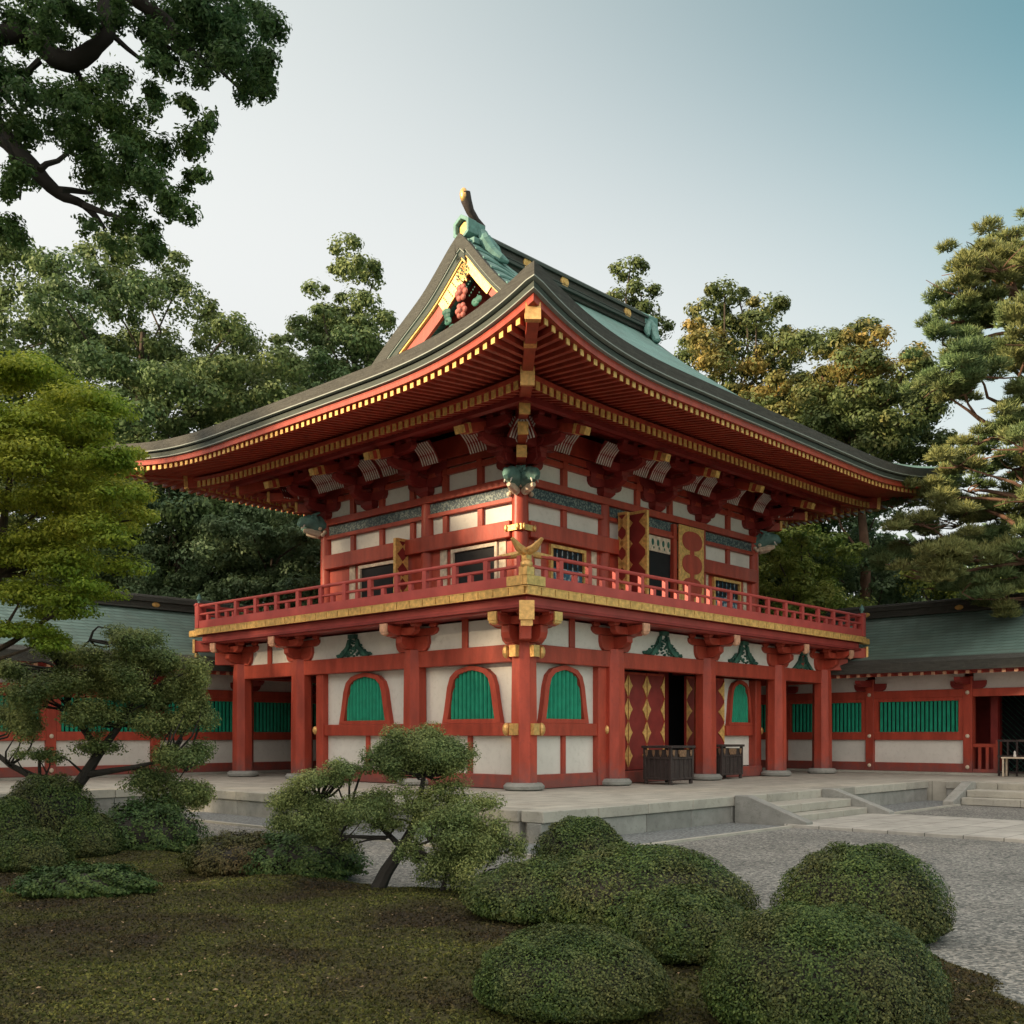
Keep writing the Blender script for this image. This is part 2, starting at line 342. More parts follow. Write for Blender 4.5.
# ---- columns, ground floor
cols_f = [0, 3.03, 6.89, 10.53, 13.3]; cols_l = [3.44, 7.9, 10.7]
colpos = [(x, 0) for x in cols_f] + [(0, y) for y in cols_l] + [(13.3, 3.44), (13.3, 7.9), (13.3, 10.7), (3.03, 10.7), (6.89, 10.7), (10.53, 10.7)]
for (x, y) in colpos:
    n8 = 16
    c = MB(); pr = [(.275, P0 + .12), (.272, 2.0), (.258, 3.3), (.235, 3.62)]
    c.lathe(0, 0, [(r*1.06, z) for r, z in pr], 8)
    ca, sa = math.cos(math.pi/8), math.sin(math.pi/8)
    c.v = [(x + a*ca - b*sa, y + a*sa + b*ca, z) for a, b, z in c.v]
    c_o = c.build('column', 'red', gate, bevel=.008)
    b = MB(); b.lathe(x, y, [(.34, P0 - .02), (.43, P0 + .02), (.44, P0 + .08), (.38, P0 + .145), (.28, P0 + .155)], 20)
    b.build('base_stone', 'stone2', c_o, smooth=True)
    if y == 0 or x == 0:
        g = MB()
        if (x, y) == (0, 0):
            for z in (1.77, 3.4):
                g.box(-.09, .09, -.36, -.24, z - .12, z + .12); g.box(-.36, -.24, -.09, .09, z - .12, z + .12)
                g.blob((.30, -.22, z), (.09, .09, .14)); g.blob((-.22, .30, z), (.09, .09, .14))
            g.split('gold_fitting', 'gold', c_o)
        elif y == 0 and x > 13:
            g.box(x + .2, x + .38, -.08, .08, 3.25, 3.5); g.split('gold_fitting', 'gold', c_o)

# ---- ground floor beams
b = MB()
for T_, lst in ((lowT['f'], cols_f), (lowT['l'], [0] + cols_l), (lowT['b'], [0, 3.03, 6.89, 10.53, 13.3]), (lowT['r'], [0, 3.44, 7.9, 10.7])):
    b.T = T_
    for a, c in zip(lst[:-1], lst[1:]): b.box(a + .2, c - .2, -.11, .11, 3.2, 3.57)
b.split('head_tie_beam', 'red', gate, bevel=.012)
# walls of the core: front-left panel x .15..2.63 ; left panel y .15..7.1 ; right bay ; recess
WX, WY = .14, .14
WALLX1, WALLY1 = 10.25, 7.1
w = MB()
w.box(.27, 2.5, WY, WY + .1, P0 + .3, 3.2); w.box(WX, WX + .1, .27, 7.0, P0 + .3, 3.2)
w.box(8.75, 10.15, .6, .7, P0 + .3, 3.2)
w.box(WX + .1, 10.15, 7.02, 7.1, P0, 3.2); w.box(10.15, 10.25, .7, 7.0, P0, 3.2)
w.split('wall', 'white', gate)
w = MB()
w.box(.25, 13.1, -.03, .03, 3.57, 4.15); w.box(-.03, .03, .25, 10.5, 3.57, 4.15)
w.box(.25, 13.1, 10.67, 10.73, 3.57, 4.15); w.box(13.27, 13.33, .25, 10.5, 3.57, 4.15)
w.split('frieze_panel', 'white', gate)
b = MB()
# waist & base beams
b.box(.2, 2.75, WY - .13, WY - .003, 1.63, 1.91); b.box(WX - .13, WX - .003, .2, 7.25, 1.63, 1.91)
b.box(8.7, 10.35, .47, .597, 1.63, 1.91)
b.split('waist_beam', 'red', gate, bevel=.012)
b = MB()
b.box(.2, 2.62, WY - .12, WY + .02, P0, P0 + .3); b.box(WX - .12, WX + .02, .2, 7.1, P0, P0 + .3); b.box(2.62, 10.3, .3, .598, P0, P0 + .28)
b.split('base_beam', 'red', gate, bevel=.012)
for (x, y) in ((2.62, .12), (.12, 7.1), (10.22, .52), (2.62, 1.0)):
    MB().box(x - .15, x + .15, y - .15, y + .15, P0 + .003, 3.2).build('pillar', 'red', gate, bevel=.012)
b = MB()
b.box(1.33, 1.45, WY - .06, WY - .002, P0 + .3, 1.63); 
for y in (1.72, 5.3): b.box(WX - .06, WX - .002, y - .06, y + .06, P0 + .3, 1.63)
for s in (1.5,): b.box(s - .09, s + .09, -.07, -.033, 3.57, 4.2)
for s in (1.72, 9.3): b.box(-.07, -.033, s - .09, s + .09, 3.57, 4.2)
b.box(11.9, 12.05, -.07, -.033, 3.57, 4.2)
b.split('wall_strut', 'red', gate)
g = MB()
for (x, y, z) in ((2.78, -.02, 1.77), (-.02, 7.28, 1.77), (10.42, .42, 1.77)):
    g.blob((x, y, z), (.08, .08, .11)); 
g.split('beam_end_fitting', 'gold', gate)
# beams linking core to outer columns
b = MB()
for x in cols_f[1:4]: b.box(x - .1, x + .1, .2, .95, 3.22, 3.5)
for y in cols_l[1:]: b.box(.2, 3.2, y - .1, y + .1, 3.22, 3.5)
b.box(.3, 13.2, 10.6 - .5, 10.6 - .3, 3.22, 3.45)
b.split('tie_beam', 'darkred', gate)
# ceiling of ground floor
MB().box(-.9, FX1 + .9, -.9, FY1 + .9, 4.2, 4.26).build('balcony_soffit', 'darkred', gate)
MB().box(.3, 10.1, 1.3, 6.9, P0 + .01, P0 + .06).build('interior_floor', 'wood', gate)
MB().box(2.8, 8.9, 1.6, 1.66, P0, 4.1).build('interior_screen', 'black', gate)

# ---- bell windows
def bell(cx, zb, w, h, k=1.0, n=10):
    pts = []
    W2 = w / 2
    right = [(W2, 0), (W2 * .92, h * .25), (W2 * .86, h * .48), (W2 * .82, h * .64), (W2 * .72, h * .82), (W2 * .52, h * .93), (W2 * .26, h * .975), (W2 * .04, h)]
    pts = [(cx + a, zb + c) for a, c in right] + [(cx - a, zb + c) for a, c in reversed(right)]
    return pts
def bell_window(T_, cx, wout, dz=0):
    zb, zt = 1.912, 3.18
    m = MB(T_); o = .0
    outer = bell(cx, zb, wout, zt - zb); inner = bell(cx, zb + .09, wout * .80, zt - zb - .19)
    m.ring(outer, inner, .0, .125)
    wo = m.build('bell_window', 'red', gate)
    l = MB(T_)
    wi = wout * .77; n = int(wi / .125)
    H = zt - zb - .19
    for i in range(n):
        a = (i + .5) / n * wi - wi / 2
        half = inner[:8]; xs_ = [p[0] - cx for p in half][::-1]; zs_ = [p[1] for p in half][::-1]
        top = float(np.interp(max(0, abs(a) - wi/n*.45), xs_, zs_)) + .03
        l.tube([(cx + a, .035, zb + .05), (cx + a, .035, top)], wi / n * .38, 6)
    l.build('green_slats', 'green', wo, smooth=True)
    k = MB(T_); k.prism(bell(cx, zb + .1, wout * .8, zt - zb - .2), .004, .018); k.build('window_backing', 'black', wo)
bell_window(TF(WY), 1.37, 1.62)
bell_window(TL(WX), 1.62, 1.85)
bell_window(TL(WX), 5.35, 2.0)
bell_window(TF(.6), 9.45, 1.25)

# ---- ground floor doors with gilt lozenges
def lozenge_leaf(T_, s0, s1, z0, z1, name='door_leaf', n=4, halfs=(True, True), wz=.16):
    m = MB(T_); m.box(s0 + .01, s1 - .01, 0, .06, z0, z1); d = m.build(name, 'darkred', gate)
    fr = MB(T_)
    fr.box(s0 + .01, s0 + .04, .06, .075, z0, z1); fr.box(s1 - .04, s1 - .01, .06, .075, z0, z1); fr.box(s0 + .04, s1 - .04, .06, .072, z1 - .05, z1)
    fr.build('leaf_frame', 'red', d)
    g = MB(T_); H = (z1 - z0 - .1) / n
    for i in range(n):
        zc = z0 + .05 + H * (i + .5)
        for side in (0, 1):
            if not halfs[side]: continue
            a = s0 + .012 if side == 0 else s1 - .012; q = 1 if side == 0 else -1
            poly = [(a, zc - H*.47), (a + q*wz*.30, zc - H*.28), (a + q*wz*.55, zc - H*.16), (a + q*wz, zc), (a + q*wz*.55, zc + H*.16), (a + q*wz*.30, zc + H*.28), (a, zc + H*.47)]
            g.prism(poly, .062, .085)
    g.split('gilt_lozenges', 'goldpaint', d)
    return d
x = 2.8
for i in range(4):
    lozenge_leaf(TF(.62), x, x + .76, P0 + .3, 3.19); x += .77
lozenge_leaf(TF(.62), 6.85, 7.75, P0 + .3, 3.19, wz=.26, n=4)
lozenge_leaf(TF(.62), 7.76, 8.70, P0 + .3, 3.19, wz=.30, n=4)
MB().box(6.25, 6.7, 1.0, 1.4, P0 + .06, 3.3).build('inner_pillar', 'darkred', gate)

# ---- carved struts above tie beam (dark green frog-leg carvings)
def frog(T_, s, w=1.15, hgt=.5):
    m = MB(T_)
    for q in (-1, 1):
        poly = [(s + q*.10, 3.575 + hgt), (s + q*.19, 3.575 + hgt*.95), (s + q*.26, 3.575 + hgt*.6), (s + q*.42, 3.575 + hgt*.3), (s + q*.60, 3.575), (s + q*.44, 3.575), (s + q*.28, 3.575 + hgt*.2), (s + q*.15, 3.575 + hgt*.5)]
        m.prism(poly, .032, .10)
    m.box(s - .14, s + .14, .032, .13, 3.575 + hgt, 3.575 + hgt + .1)
    for i in range(150):
        a = random.uniform(-w*.62, w*.62); t = abs(a) / (w*.62); zz = 3.575 + random.uniform(.02, max(.07, min(1, 1.25 - 1.3*t) * hgt * .9))
        m.blob((s + a, .05, zz), (random.uniform(.03, .055), .035, random.uniform(.02, .035)), 6, 4)
    m.build('carved_strut', 'deepgreen', gate)
frog(lowT['f'], 4.96, 1.3); frog(lowT['f'], 8.7, 1.2); frog(lowT['f'], 12.0, .5, .4); frog(lowT['l'], 5.67, 1.1, .45)

# ---- bracket arms
def arm_s(m, s, o, z, L, h=.2, wd=.16):     # arm along s with rounded lower ends
    L2 = L / 2
    poly = [(s - L2, z + h), (s - L2, z + h*.55), (s - L2*.93, z + h*.22), (s - L2*.78, z), (s + L2*.78, z), (s + L2*.93, z + h*.22), (s + L2, z + h*.55), (s + L2, z + h)]
    m.prism(poly, o - wd/2, o + wd/2)
def arm_o(m, s, o1, z, h=.2, wd=.16, o0=-.1):     # arm projecting outward
    poly = [(o0, z + h), (o0, z), (o1 - h*1.3, z), (o1 - h*.5, z + h*.22), (o1, z + h*.55), (o1, z + h)]
    m.prism(poly, s - wd/2, s + wd/2, ax='a')
def block(m, s, o, z, w=.24, h=.13):
    vs = []
    for zz, k in ((z, .34), (z + h*.45, .5), (z + h, .5)):
        vs += [(s - w*k, o - w*k, zz), (s + w*k, o - w*k, zz), (s + w*k, o + w*k, zz), (s - w*k, o + w*k, zz)]
    m.add(vs, [(0, 1, 2, 3), (8, 9, 10, 11)] + [(j*4 + i, j*4 + (i+1) % 4, j*4 + 4 + (i+1) % 4, j*4 + 4 + i) for j in (0, 1) for i in range(4)])

def low_bracket(T_, s, corner=False):
    m = MB(T_)
    arm_s(m, s, .0, 3.58, 1.15, .34, .22); arm_s(m, s, .0, 3.925, 1.7, .17, .2)
    arm_s(m, s, .42, 3.93, 1.1, .17, .17)
    arm_o(m, s, .5, 3.60, .30, .2, -.4); arm_o(m, s, .93, 3.93, .2, .18, -.5)
    for a in (-.5, 0, .5): block(m, s + a, .42, 4.10, .2, .1); block(m, s + a*1.4, 0, 4.09, .22, .11)
    o = m.build('eave_bracket', 'red', gate, bevel=.01)
    g = MB(T_); g.box(s - .12, s + .12, .93, .965, 3.98, 4.16); g.box(s - .10, s + .10, .90, .95, 3.93, 3.98)
    g.blob((s, .9, 3.95), (.1, .06, .06)); g.split('bracket_cap', 'capwood' if not corner else 'gold', o)
    return o
for x in cols_f: low_bracket(lowT['f'], x, x == 0)
for y in [0] + cols_l: low_bracket(lowT['l'], y, y == 0)
for x in cols_f[1:]: low_bracket(lowT['b'], x)
for y in cols_l: low_bracket(lowT['r'], y)
# diagonal corner brackets
def diag_bracket(cx, cy, dx, dy, z0, z1, L, name='corner_bracket'):
    m = MB(); d = Vector((dx, dy, 0)).normalized()
    p = Vector((cx, cy, 0))
    m.beam(p + Vector((0, 0, z0 + .17)), p + d*L*.55 + Vector((0, 0, z0 + .17)), .24, .34)
    m.beam(p + Vector((0, 0, z1 + .02)), p + d*L*.97 + Vector((0, 0, z1 + .02)), .22, .3)
    o = m.build(name, 'red', gate, bevel=.012)
    g = MB(); q = p + d*L + Vector((0, 0, z1 + .02)); g.beam(q - d*.06, q, .30, .38); g.beam(q - d*.1 - Vector((0, 0, .25)), q - d*.05 - Vector((0, 0, .25)), .24, .12)
    g.split('bracket_cap', 'gold', o)
diag_bracket(0, 0, -1, -1, 3.6, 4.1, 1.36)
diag_bracket(13.3, 0, 1, -1, 3.6, 4.1, 1.36); diag_bracket(0, 10.7, -1, 1, 3.6, 4.1, 1.36)

# ---- balcony
BO = .95
bx0, bx1, by0, by1 = -BO, FX1 + BO, -BO, FY1 + BO
b = MB()
b.box(bx0 + .15, bx1 - .15, by0 + .15, by0 + .4, 4.17, 4.43); b.box(bx0 + .15, bx1 - .15, by1 - .4, by1 - .15, 4.17, 4.43)
b.box(bx0 + .15, bx0 + .4, by0 + .4, by1 - .4, 4.17, 4.43); b.box(bx1 - .4, bx1 - .15, by0 + .4, by1 - .4, 4.17, 4.43)
b.split('balcony_beam', 'pinkred', gate, bevel=.012)
b = MB(); b.box(bx0 + .06, bx1 - .06, by0 + .06, by1 - .06, 4.435, 4.62); b.build('balcony_deck', 'darkred', gate)
g = MB()     # gold strip as separate plates along the edge
def plates(fixed, a0, a1, mode):
    n = int((a1 - a0) / .42); st = (a1 - a0) / n
    for i in range(n):
        p, q = a0 + i*st + .012, a0 + (i+1)*st - .012
        if mode == 'f': g.box(p, q, by0 - .005, by0 + .06, 4.44, 4.61)
        if mode == 'l': g.box(bx0 - .005, bx0 + .06, p, q, 4.44, 4.61)
        if mode == 'b': g.box(p, q, by1 - .06, by1 + .005, 4.44, 4.61)
        if mode == 'r': g.box(bx1 - .06, bx1 + .005, p, q, 4.44, 4.61)
plates(0, bx0 + .01, bx1 - .01, 'f'); plates(0, by0 + .07, by1 - .07, 'l'); plates(0, bx0 + .01, bx1 - .01, 'b'); plates(0, by0 + .07, by1 - .07, 'r')
for q in (0, 1):  # beading line
    g.box(bx0 - .012, bx1 + .012, by0 - .012, by0 - .006, 4.595 - q*.16, 4.612 - q*.16); g.box(bx0 - .012, bx0 - .006, by0 - .004, by1, 4.595 - q*.16, 4.612 - q*.16)
g.build('gilt_edge_strip', 'goldpaint', gate)
g = MB(); 
g.box(bx1 + .01, bx1 + .5, by0 + .1, by0 + .28, 4.42, 4.6); g.box(bx0 + .1, bx0 + .28, by1 + .01, by1 + .5, 4.42, 4.6)
g.split('gold_beam_end', 'goldpaint', gate, bevel=.02)

def railing(T_, a0, a1, vis=True):
    m = MB(T_)
    m.box(a0, a1, -.02, .06, 4.625, 4.83)
    m.tube([(a0 - .1, .02, 5.01), (a1 + .1, .02, 5.01)], .035, 6)
    m.tube([(a0 - .25, .02, 5.30), (a0 - .12, .02, 5.26), (a0, .02, 5.245), (a1, .02, 5.245), (a1 + .12, .02, 5.26), (a1 + .25, .02, 5.30)], .042, 8)
    r = m.build('railing', 'pinkred', gate, smooth=True)
    n = round((a1 - a0) / .95); st = (a1 - a0) / n
    for i in range(n + 1):
        s = a0 + i*st
        k = MB(T_)
        if 0 < i < n or not vis: k.box(s - .06, s + .06, -.025, .065, 4.832, 5.215)
        else: k.box(s - .055, s + .055, -.03, .07, 4.832, 5.22)
        k.build('rail_post', 'pinkred', r)
        if i < n:
            k = MB(T_); k.box(s + st/2 - .055, s + st/2 + .055, -.02, .06, 4.832, 4.975); k.build('rail_block', 'pinkred', r)
    return r
RO = .86
railing(TF(-RO + 0), -RO + .06, FX1 + RO - .06); railing(TL(-RO), -RO + .15, FY1 + RO - .06)
railing(TB(FY1 + RO), -RO + .15, FX1 + RO - .15); railing(TR(FX1 + RO), -RO + .15, FY1 + RO - .15)
# corner finials
for (x, y, main) in ((-RO, -RO, 1), (FX1 + RO, -RO, 0), (-RO, FY1 + RO, 0), (FX1 + RO, FY1 + RO, 0)):
    if main:
        m = MB(); m.box(x - .10, x + .45, y - .105, y + .0, 4.63, 4.82); m.box(x - .105, x + .0, y + .01, y + .45, 4.63, 4.82)
        m.box(x - .12, x + .1, y - .12, y + .1, 4.82, 4.98)
        m.blob((x - .02, y - .02, 5.03), (.13, .13, .12)); m.box(x - .08, x + .06, y - .08, y + .06, 5.05, 5.27)
        # crossed upturned rail ends
        m.tube([(x + .75, y, 5.262), (x + .3, y, 5.255), (x, y, 5.27), (x - .22, y, 5.34), (x - .42, y + .0, 5.50)], [.05, .07, .09, .085, .035], 8)
        m.tube([(x, y + .75, 5.262), (x, y + .3, 5.255), (x, y, 5.28), (x, y - .22, 5.34), (x, y - .42, 5.50)], [.05, .07, .09, .085, .035], 8)
        m.build('gilt_corner_ornament', 'gold', gate, smooth=True)
    else:
        m = MB(); m.box(x - .09, x + .09, y - .09, y + .09, 4.63, 5.33); o = m.build('corner_post', 'pinkred', gate, bevel=.01)
        f = MB(); f.lathe(x, y, [(.05, 5.33), (.03, 5.38), (.075, 5.44), (.06, 5.50), (.012, 5.60)], 10); f.build('post_finial', 'bronze', o, smooth=True)

# ---- upper storey
ucf = [1.5, 4.52, 8.9, 11.78]; ucl = [4.62, 5.5, 8.8]
upos = [(x, 1.5) for x in ucf] + [(1.5, y) for y in (4.62, 8.8)] + [(11.78, 4.62), (11.78, 8.8), (4.52, 8.8), (8.9, 8.8)]
for (x, y) in upos:
    c = MB(); c.lathe(x, y, [(.20, 4.63), (.20, 6.5), (.185, 7.4), (.17, 7.62)], 16); c_o = c.build('column', 'red', gate, smooth=True)
    if (x, y) == (1.5, 1.5):
        g = MB(); g.box(x - .24, x + .24, y - .255, y - .14, 6.33, 6.46); g.box(x - .255, x - .14, y - .14, y + .24, 6.33, 6.46)
        for q in (-.16, .2): g.blob((x + q, y - .27, 6.4), (.045, .04, .08)); g.blob((x - .27, y + q, 6.4), (.04, .045, .08))
        g.split('gold_fitting', 'gold', c_o)
w = MB(); 
w.box(UX0 + .1, UX1 - .1, UY0 - .02, UY0 + .04, 4.63, 8.6); w.box(UX0 - .02, UX0 + .04, UY0 + .1, UY1 - .1, 4.63, 8.6)
w.box(UX0 + .1, UX1 - .1, UY1 - .04, UY1 + .02, 4.63, 8.6); w.box(UX1 - .04, UX1 + .02, UY0 + .1, UY1 - .1, 4.63, 8.6)
w.split('wall', 'white', gate)
bm_ = MB(); bt = MB(); br_ = MB(); st_ = MB(); dec = MB(); wl = MB()
for key, a0, a1 in (('f', UX0, UX1), ('l', UY0, UY1), ('b', UX0, UX1), ('r', UY0, UY1)):
    T_ = upT[key]
    for m in (bm_, bt, br_, st_, dec, wl): m.T = T_
    if key == 'f': bm_.box(a0 + .12, 5.2, .02, .24, 6.2, 6.58); bm_.box(8.8, a1 - .12, .02, .24, 6.2, 6.58)
    else: bm_.box(a0 + .12, a1 - .12, .02, .24, 6.2, 6.58)
    bt.box(a0 + .12, a1 - .12, .02, .15, 7.03, 7.13)
    br_.box(a0 - .1, a1 + .1, .02, .20, 7.40, 7.58) if key in 'fb' else br_.box(a0 + .21, a1 - .21, .02, .20, 7.40, 7.58)
    dec.box(a0 + .2, a1 - .2, .02, .10, 7.14, 7.39)
    bt.box(a0 + .1, a1 - .1, .02, .12, 8.02, 8.16); bt.box(a0 + .1, a1 - .1, .02, .14, 8.20, 8.36); bt.box(a0 + .1, a1 - .1, .02, .16, 8.40, 8.9)
    n = 7 if key in 'fb' else 6
    for i in range(1, n):
        s = a0 + (a1 - a0) * i / n
        st_.box(s - .08, s + .08, .02, .1, 6.58, 7.03); st_.box(s - .09, s + .09, .02, .11, 7.58, 8.02); st_.box(s - .09, s + .09, .02, .13, 8.0, 8.42)
    # lower storey of wall : red boards with pale strips
    wl.box(a0 + .15, a1 - .15, .02, .06, 4.63, 6.2)
bm_.split('nageshi_beam', 'red', gate, bevel=.012); bt.split('tie_beam', 'red', gate, bevel=.008); br_.split('head_beam', 'red', gate, bevel=.01)
st_.split('wall_strut', 'red', gate); dec.split('painted_frieze', 'frieze', gate); wl.split('lower_wall_boards', 'red', gate)
m = MB()
for s in (2.02, 4.1, 9.15, 11.25): m.T = upT['f']; m.box(s - .10, s + .10, .06, .085, 4.75, 6.19)
for s in (2.0, 4.0, 7.6): m.T = upT['l']; m.box(s - .12, s + .12, .06, .085, 4.75, 6.19)
m.split('pale_wall_strip', 'palewood', gate)

def up_window(T_, s0, s1, z0=5.3, z1=6.08, blue=False):
    m = MB(T_); m.box(s0 - .08, s0, .06, .14, z0 - .08, z1 + .08); m.box(s1, s1 + .08, .06, .14, z0 - .08, z1 + .08)
    m.box(s0, s1, .06, .14, z1, z1 + .08); m.box(s0, s1, .06, .14, z0 - .08, z0)
    o = m.build('window', 'palewood' if not blue else 'goldpaint', gate)
    k = MB(T_); k.box(s0, s1, .062, .075, z0, z1); k.build('window_opening', 'black', o)
    if blue:
        k = MB(T_); k.box(s0 + .02, s1 - .02, .076, .09, z0, z0 + (z1 - z0)*.42); k.build('painted_panel', 'blue', o)
        k = MB(T_)
        for i in range(1, 6): a = s0 + (s1 - s0)*i/6; k.box(a - .012, a + .012, .08, .1, z0 + (z1-z0)*.42, z1)
        k.build('mullions', 'blue', o)
up_window(upT['f'], 2.5, 3.65, blue=True); up_window(upT['f'], 9.55, 10.85, blue=True)
up_window(upT['l'], 2.2, 3.6); up_window(upT['l'], 5.8, 7.2)
# flanking red posts of upper openings
m = MB()
m.T = upT['f']
for s in (5.9, 7.45): m.box(s - .08, s + .08, .06, .2, 4.63, 7.35)
m.box(5.4, 8.9, .06, .2, 6.95, 7.02)
m.split('door_frame', 'red', gate)
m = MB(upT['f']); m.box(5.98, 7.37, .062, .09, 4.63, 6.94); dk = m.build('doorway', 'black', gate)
m = MB(upT['f']); m.box(6.02, 7.33, .10, .12, 6.52, 6.93); 
cu = m.build('door_valance', 'palewood', dk)
m = MB(upT['f'])
for i in range(5): a = 6.28 + i*.24; m.blob((a, .125, 6.76), (.06, .012, .09), 8, 6); m.blob((a + .05, .125, 6.62), (.03, .012, .04), 6, 4)
m.split('valance_motifs', 'deepgreen', cu)
def cusp_leaf(T_, s0, s1, z0, z1, o0):
    m = MB(T_); m.box(s0, s1, o0, o0 + .06, z0, z1); d = m.build('gilt_door_leaf', 'goldpaint', gate, bevel=.01)
    k = MB(T_); n = 4; H = (z1 - z0 - .16) / n; c = (s0 + s1) / 2; W2 = (s1 - s0)/2 - .12
    for i in range(n):
        zc = z0 + .08 + H*(i + .5); pts = []
        for j in range(20):
            t = 2*math.pi*j/20; rr = 1 + .0*math.cos(4*t)
            pts.append((c + W2*math.copysign(abs(math.cos(t))**.8, math.cos(t))*rr, zc + H*.42*math.copysign(abs(math.sin(t))**.9, math.sin(t))*rr))
        k.prism(pts, o0 + .062, o0 + .075)
        if i: k.box(c - .10, c + .10, o0 + .062, o0 + .072, zc - H*.6, zc - H*.38)
    k.build('red_cusped_panel', 'red', d)
    g = MB(T_)
    for i in range(26):
        g.blob((random.choice([s0 + .06, s1 - .06]), o0 + .065, z0 + .1 + (z1 - z0 - .2)*random.random()), (.035, .02, .05), 6, 4)
    g.build('gilt_studs', 'gold', d)
cusp_leaf(upT['f'], 7.55, 8.75, 4.66, 7.36, .21)
# opened leaves standing out from the wall
def open_leaf(T_, s, z0, z1, o0, o1):
    m = MB(T_); m.box(s - .03, s + .03, o0, o1, z0, z1); d = m.build('open_door_leaf', 'darkred', gate)
    g = MB(T_); g.box(s - .045, s + .045, o1, o1 + .05, z0, z1); g.box(s - .045, s + .045, o0, o1, z1 - .06, z1 + .01)
    for i in range(5):
        zc = z0 + (z1 - z0)*(i + .5)/5
        g.prism([(o0 + .01, zc - .2), (o0 + .2, zc), (o0 + .01, zc + .2)], s - .042, s + .042, ax='a')
        g.prism([(o1 + .0, zc - .2), (o1 - .2, zc), (o1 - .0, zc + .2)], s - .042, s + .042, ax='a')
    g.split('gilt_edging', 'goldpaint', d)
open_leaf(upT['f'], 5.30, 4.66, 7.3, .2, .80); open_leaf(upT['f'], 4.95, 4.66, 7.25, .2, .45)
open_leaf(upT['l'], 5.3, 4.66, 6.6, .12, .5)

# ---- beast-headed nosings at the upper corners
def beast(x, y, dx, dy):
    d = Vector((dx, dy, 0)).normalized(); s = Vector((-d.y, d.x, 0)); c = Vector((x, y, 7.42))
    L = lambda a, b_, z: tuple(c + d*a + s*b_ + Vector((0, 0, z)))
    m = MB()
    m.tube([L(-.1, 0, 0), L(.22, 0, .05), L(.42, 0, .12), L(.60, 0, .08), L(.70, 0, -.02)], [.17, .2, .19, .13, .06], 10)
    for q in (-1, 1):
        m.tube([L(.2, q*.13, .12), L(.3, q*.2, .28), L(.16, q*.24, .34)], [.07, .06, .02], 6)
        m.blob(L(.36, q*.14, .22), (.06, .06, .06), 8, 6)
    m.blob(L(.05, 0, .2), (.14, .14, .12), 8, 6)
    o = m.build('carved_beast_head', 'bronze', gate, smooth=True)
    g = MB()
    m = g
    m.tube([L(.1, 0, -.2), L(.35, 0, -.16), L(.55, 0, -.14)], [.1, .1, .05], 8)
    for i in range(9):
        t = i / 9 * 6.28; m.blob(L(.05 + .1*math.cos(t), .2*math.sin(t), -.1 + .16*math.cos(t*2)), (.06, .06, .06), 7, 5)
    g.build('carved_curls', 'palewood', o, smooth=True)
    f = MB(); 
    for q in (-1, 1): f.tube([L(.55, q*.07, 0), L(.6, q*.08, -.1)], [.03, .008], 6)
    f.split('fangs', 'white', o)
for (x, y) in ((UX0, UY0), (UX1, UY0), (UX0, UY1)):
    sx = -1 if x == UX0 else 1; sy = -1 if y == UY0 else 1
    beast(x + sx*.05, y + sy*.12, -sx*0.0 + 0.35*sx, sy) ; beast(x + sx*.12, y + sy*.05, sx, 0.35*sy)

# ---- eave heights
def g_(s): return max(0.0, 1 - max(s, 0) / 5.2) ** 3
def rise(x, y):
    ex = min(x - EX0, EX1 - x); ey = min(y - EY0, EY1 - y)
    return .49 * g_(ex) * g_(ey)
def soff(x, y, o, base):   # soffit heights share the eave rise
    return base + rise(x, y) * .95
def zt_up(o): return 8.62 + (3.85 - o) * .12       # flying rafter centre
def zt_lo(o): return 8.50 + (2.55 - o) * .25
def up_bracket(T_, s):
    m = MB(T_)
    block(m, s, .02, 7.6, .46, .2)
    arm_s(m, s, .06, 7.80, 1.25, .22, .18); arm_o(m, s, .72, 7.80, .22, .18)
    for a in (-.52, 0, .52): block(m, s + a, .06, 8.02, .22, .12)
    block(m, s, .60, 8.02, .24, .12)
    arm_s(m, s, .55, 8.14, 1.25, .2, .16); arm_s(m, s, .06, 8.14, 1.6, .2, .17); arm_o(m, s, 1.3, 8.14, .2, .17)
    for a in (-.52, 0, .52): block(m, s + a, .55, 8.34, .2, .11)
    block(m, s, 1.15, 8.34, .22, .11)
    arm_s(m, s, 1.12, 8.45, 1.45, .18, .16); arm_o(m, s, 1.75, 8.45, .18, .16)
    for a in (-.6, -.2, .2, .6): block(m, s + a, 1.12, 8.63, .18, .1)
    o = m.build('roof_bracket', 'darkred', gate)
    # tail rafter with gold tip
    t = MB(T_); t.beam((s, .3, 8.78), (s, 1.85, 8.30), .17, .2); t.build('tail_rafter', 'red', o, bevel=.01)
    g = MB(T_); g.beam((s, 1.66, 8.36), (s, 1.74, 8.335), .19, .225); g.beam((s, 1.86, 8.297), (s, 2.0, 8.25), .18, .17); g.split('gold_tip', 'goldpaint', o)
    # ribbed white boards between the bracket steps
    for q in (1, -1):
        r = MB(T_)
        for i in range(7):
            a = s + q*(.48 + i*.085)
            r.tube([(a, .62, 8.18), (a, .72, 8.40), (a, .98, 8.62)], .019, 5)
        r.build('white_ribs', 'white', o)
    k = MB(T_)
    for q in (1, -1): k.beam((s + q*.735, .58, 8.20), (s + q*.735, .92, 8.66), .62, .02, up=(0, .7, .7))
    k.split('rib_board', 'darkred', o)
for key, lst in (('f', [1.5, 4.52, 6.7, 8.9, 11.78]), ('l', [1.5, 4.62, 6.8, 8.8]), ('b', [1.5, 4.52, 8.9, 11.78]), ('r', [1.5, 3.1, 4.9, 6.9, 8.8])):
    for s in lst: up_bracket(upT[key], s)
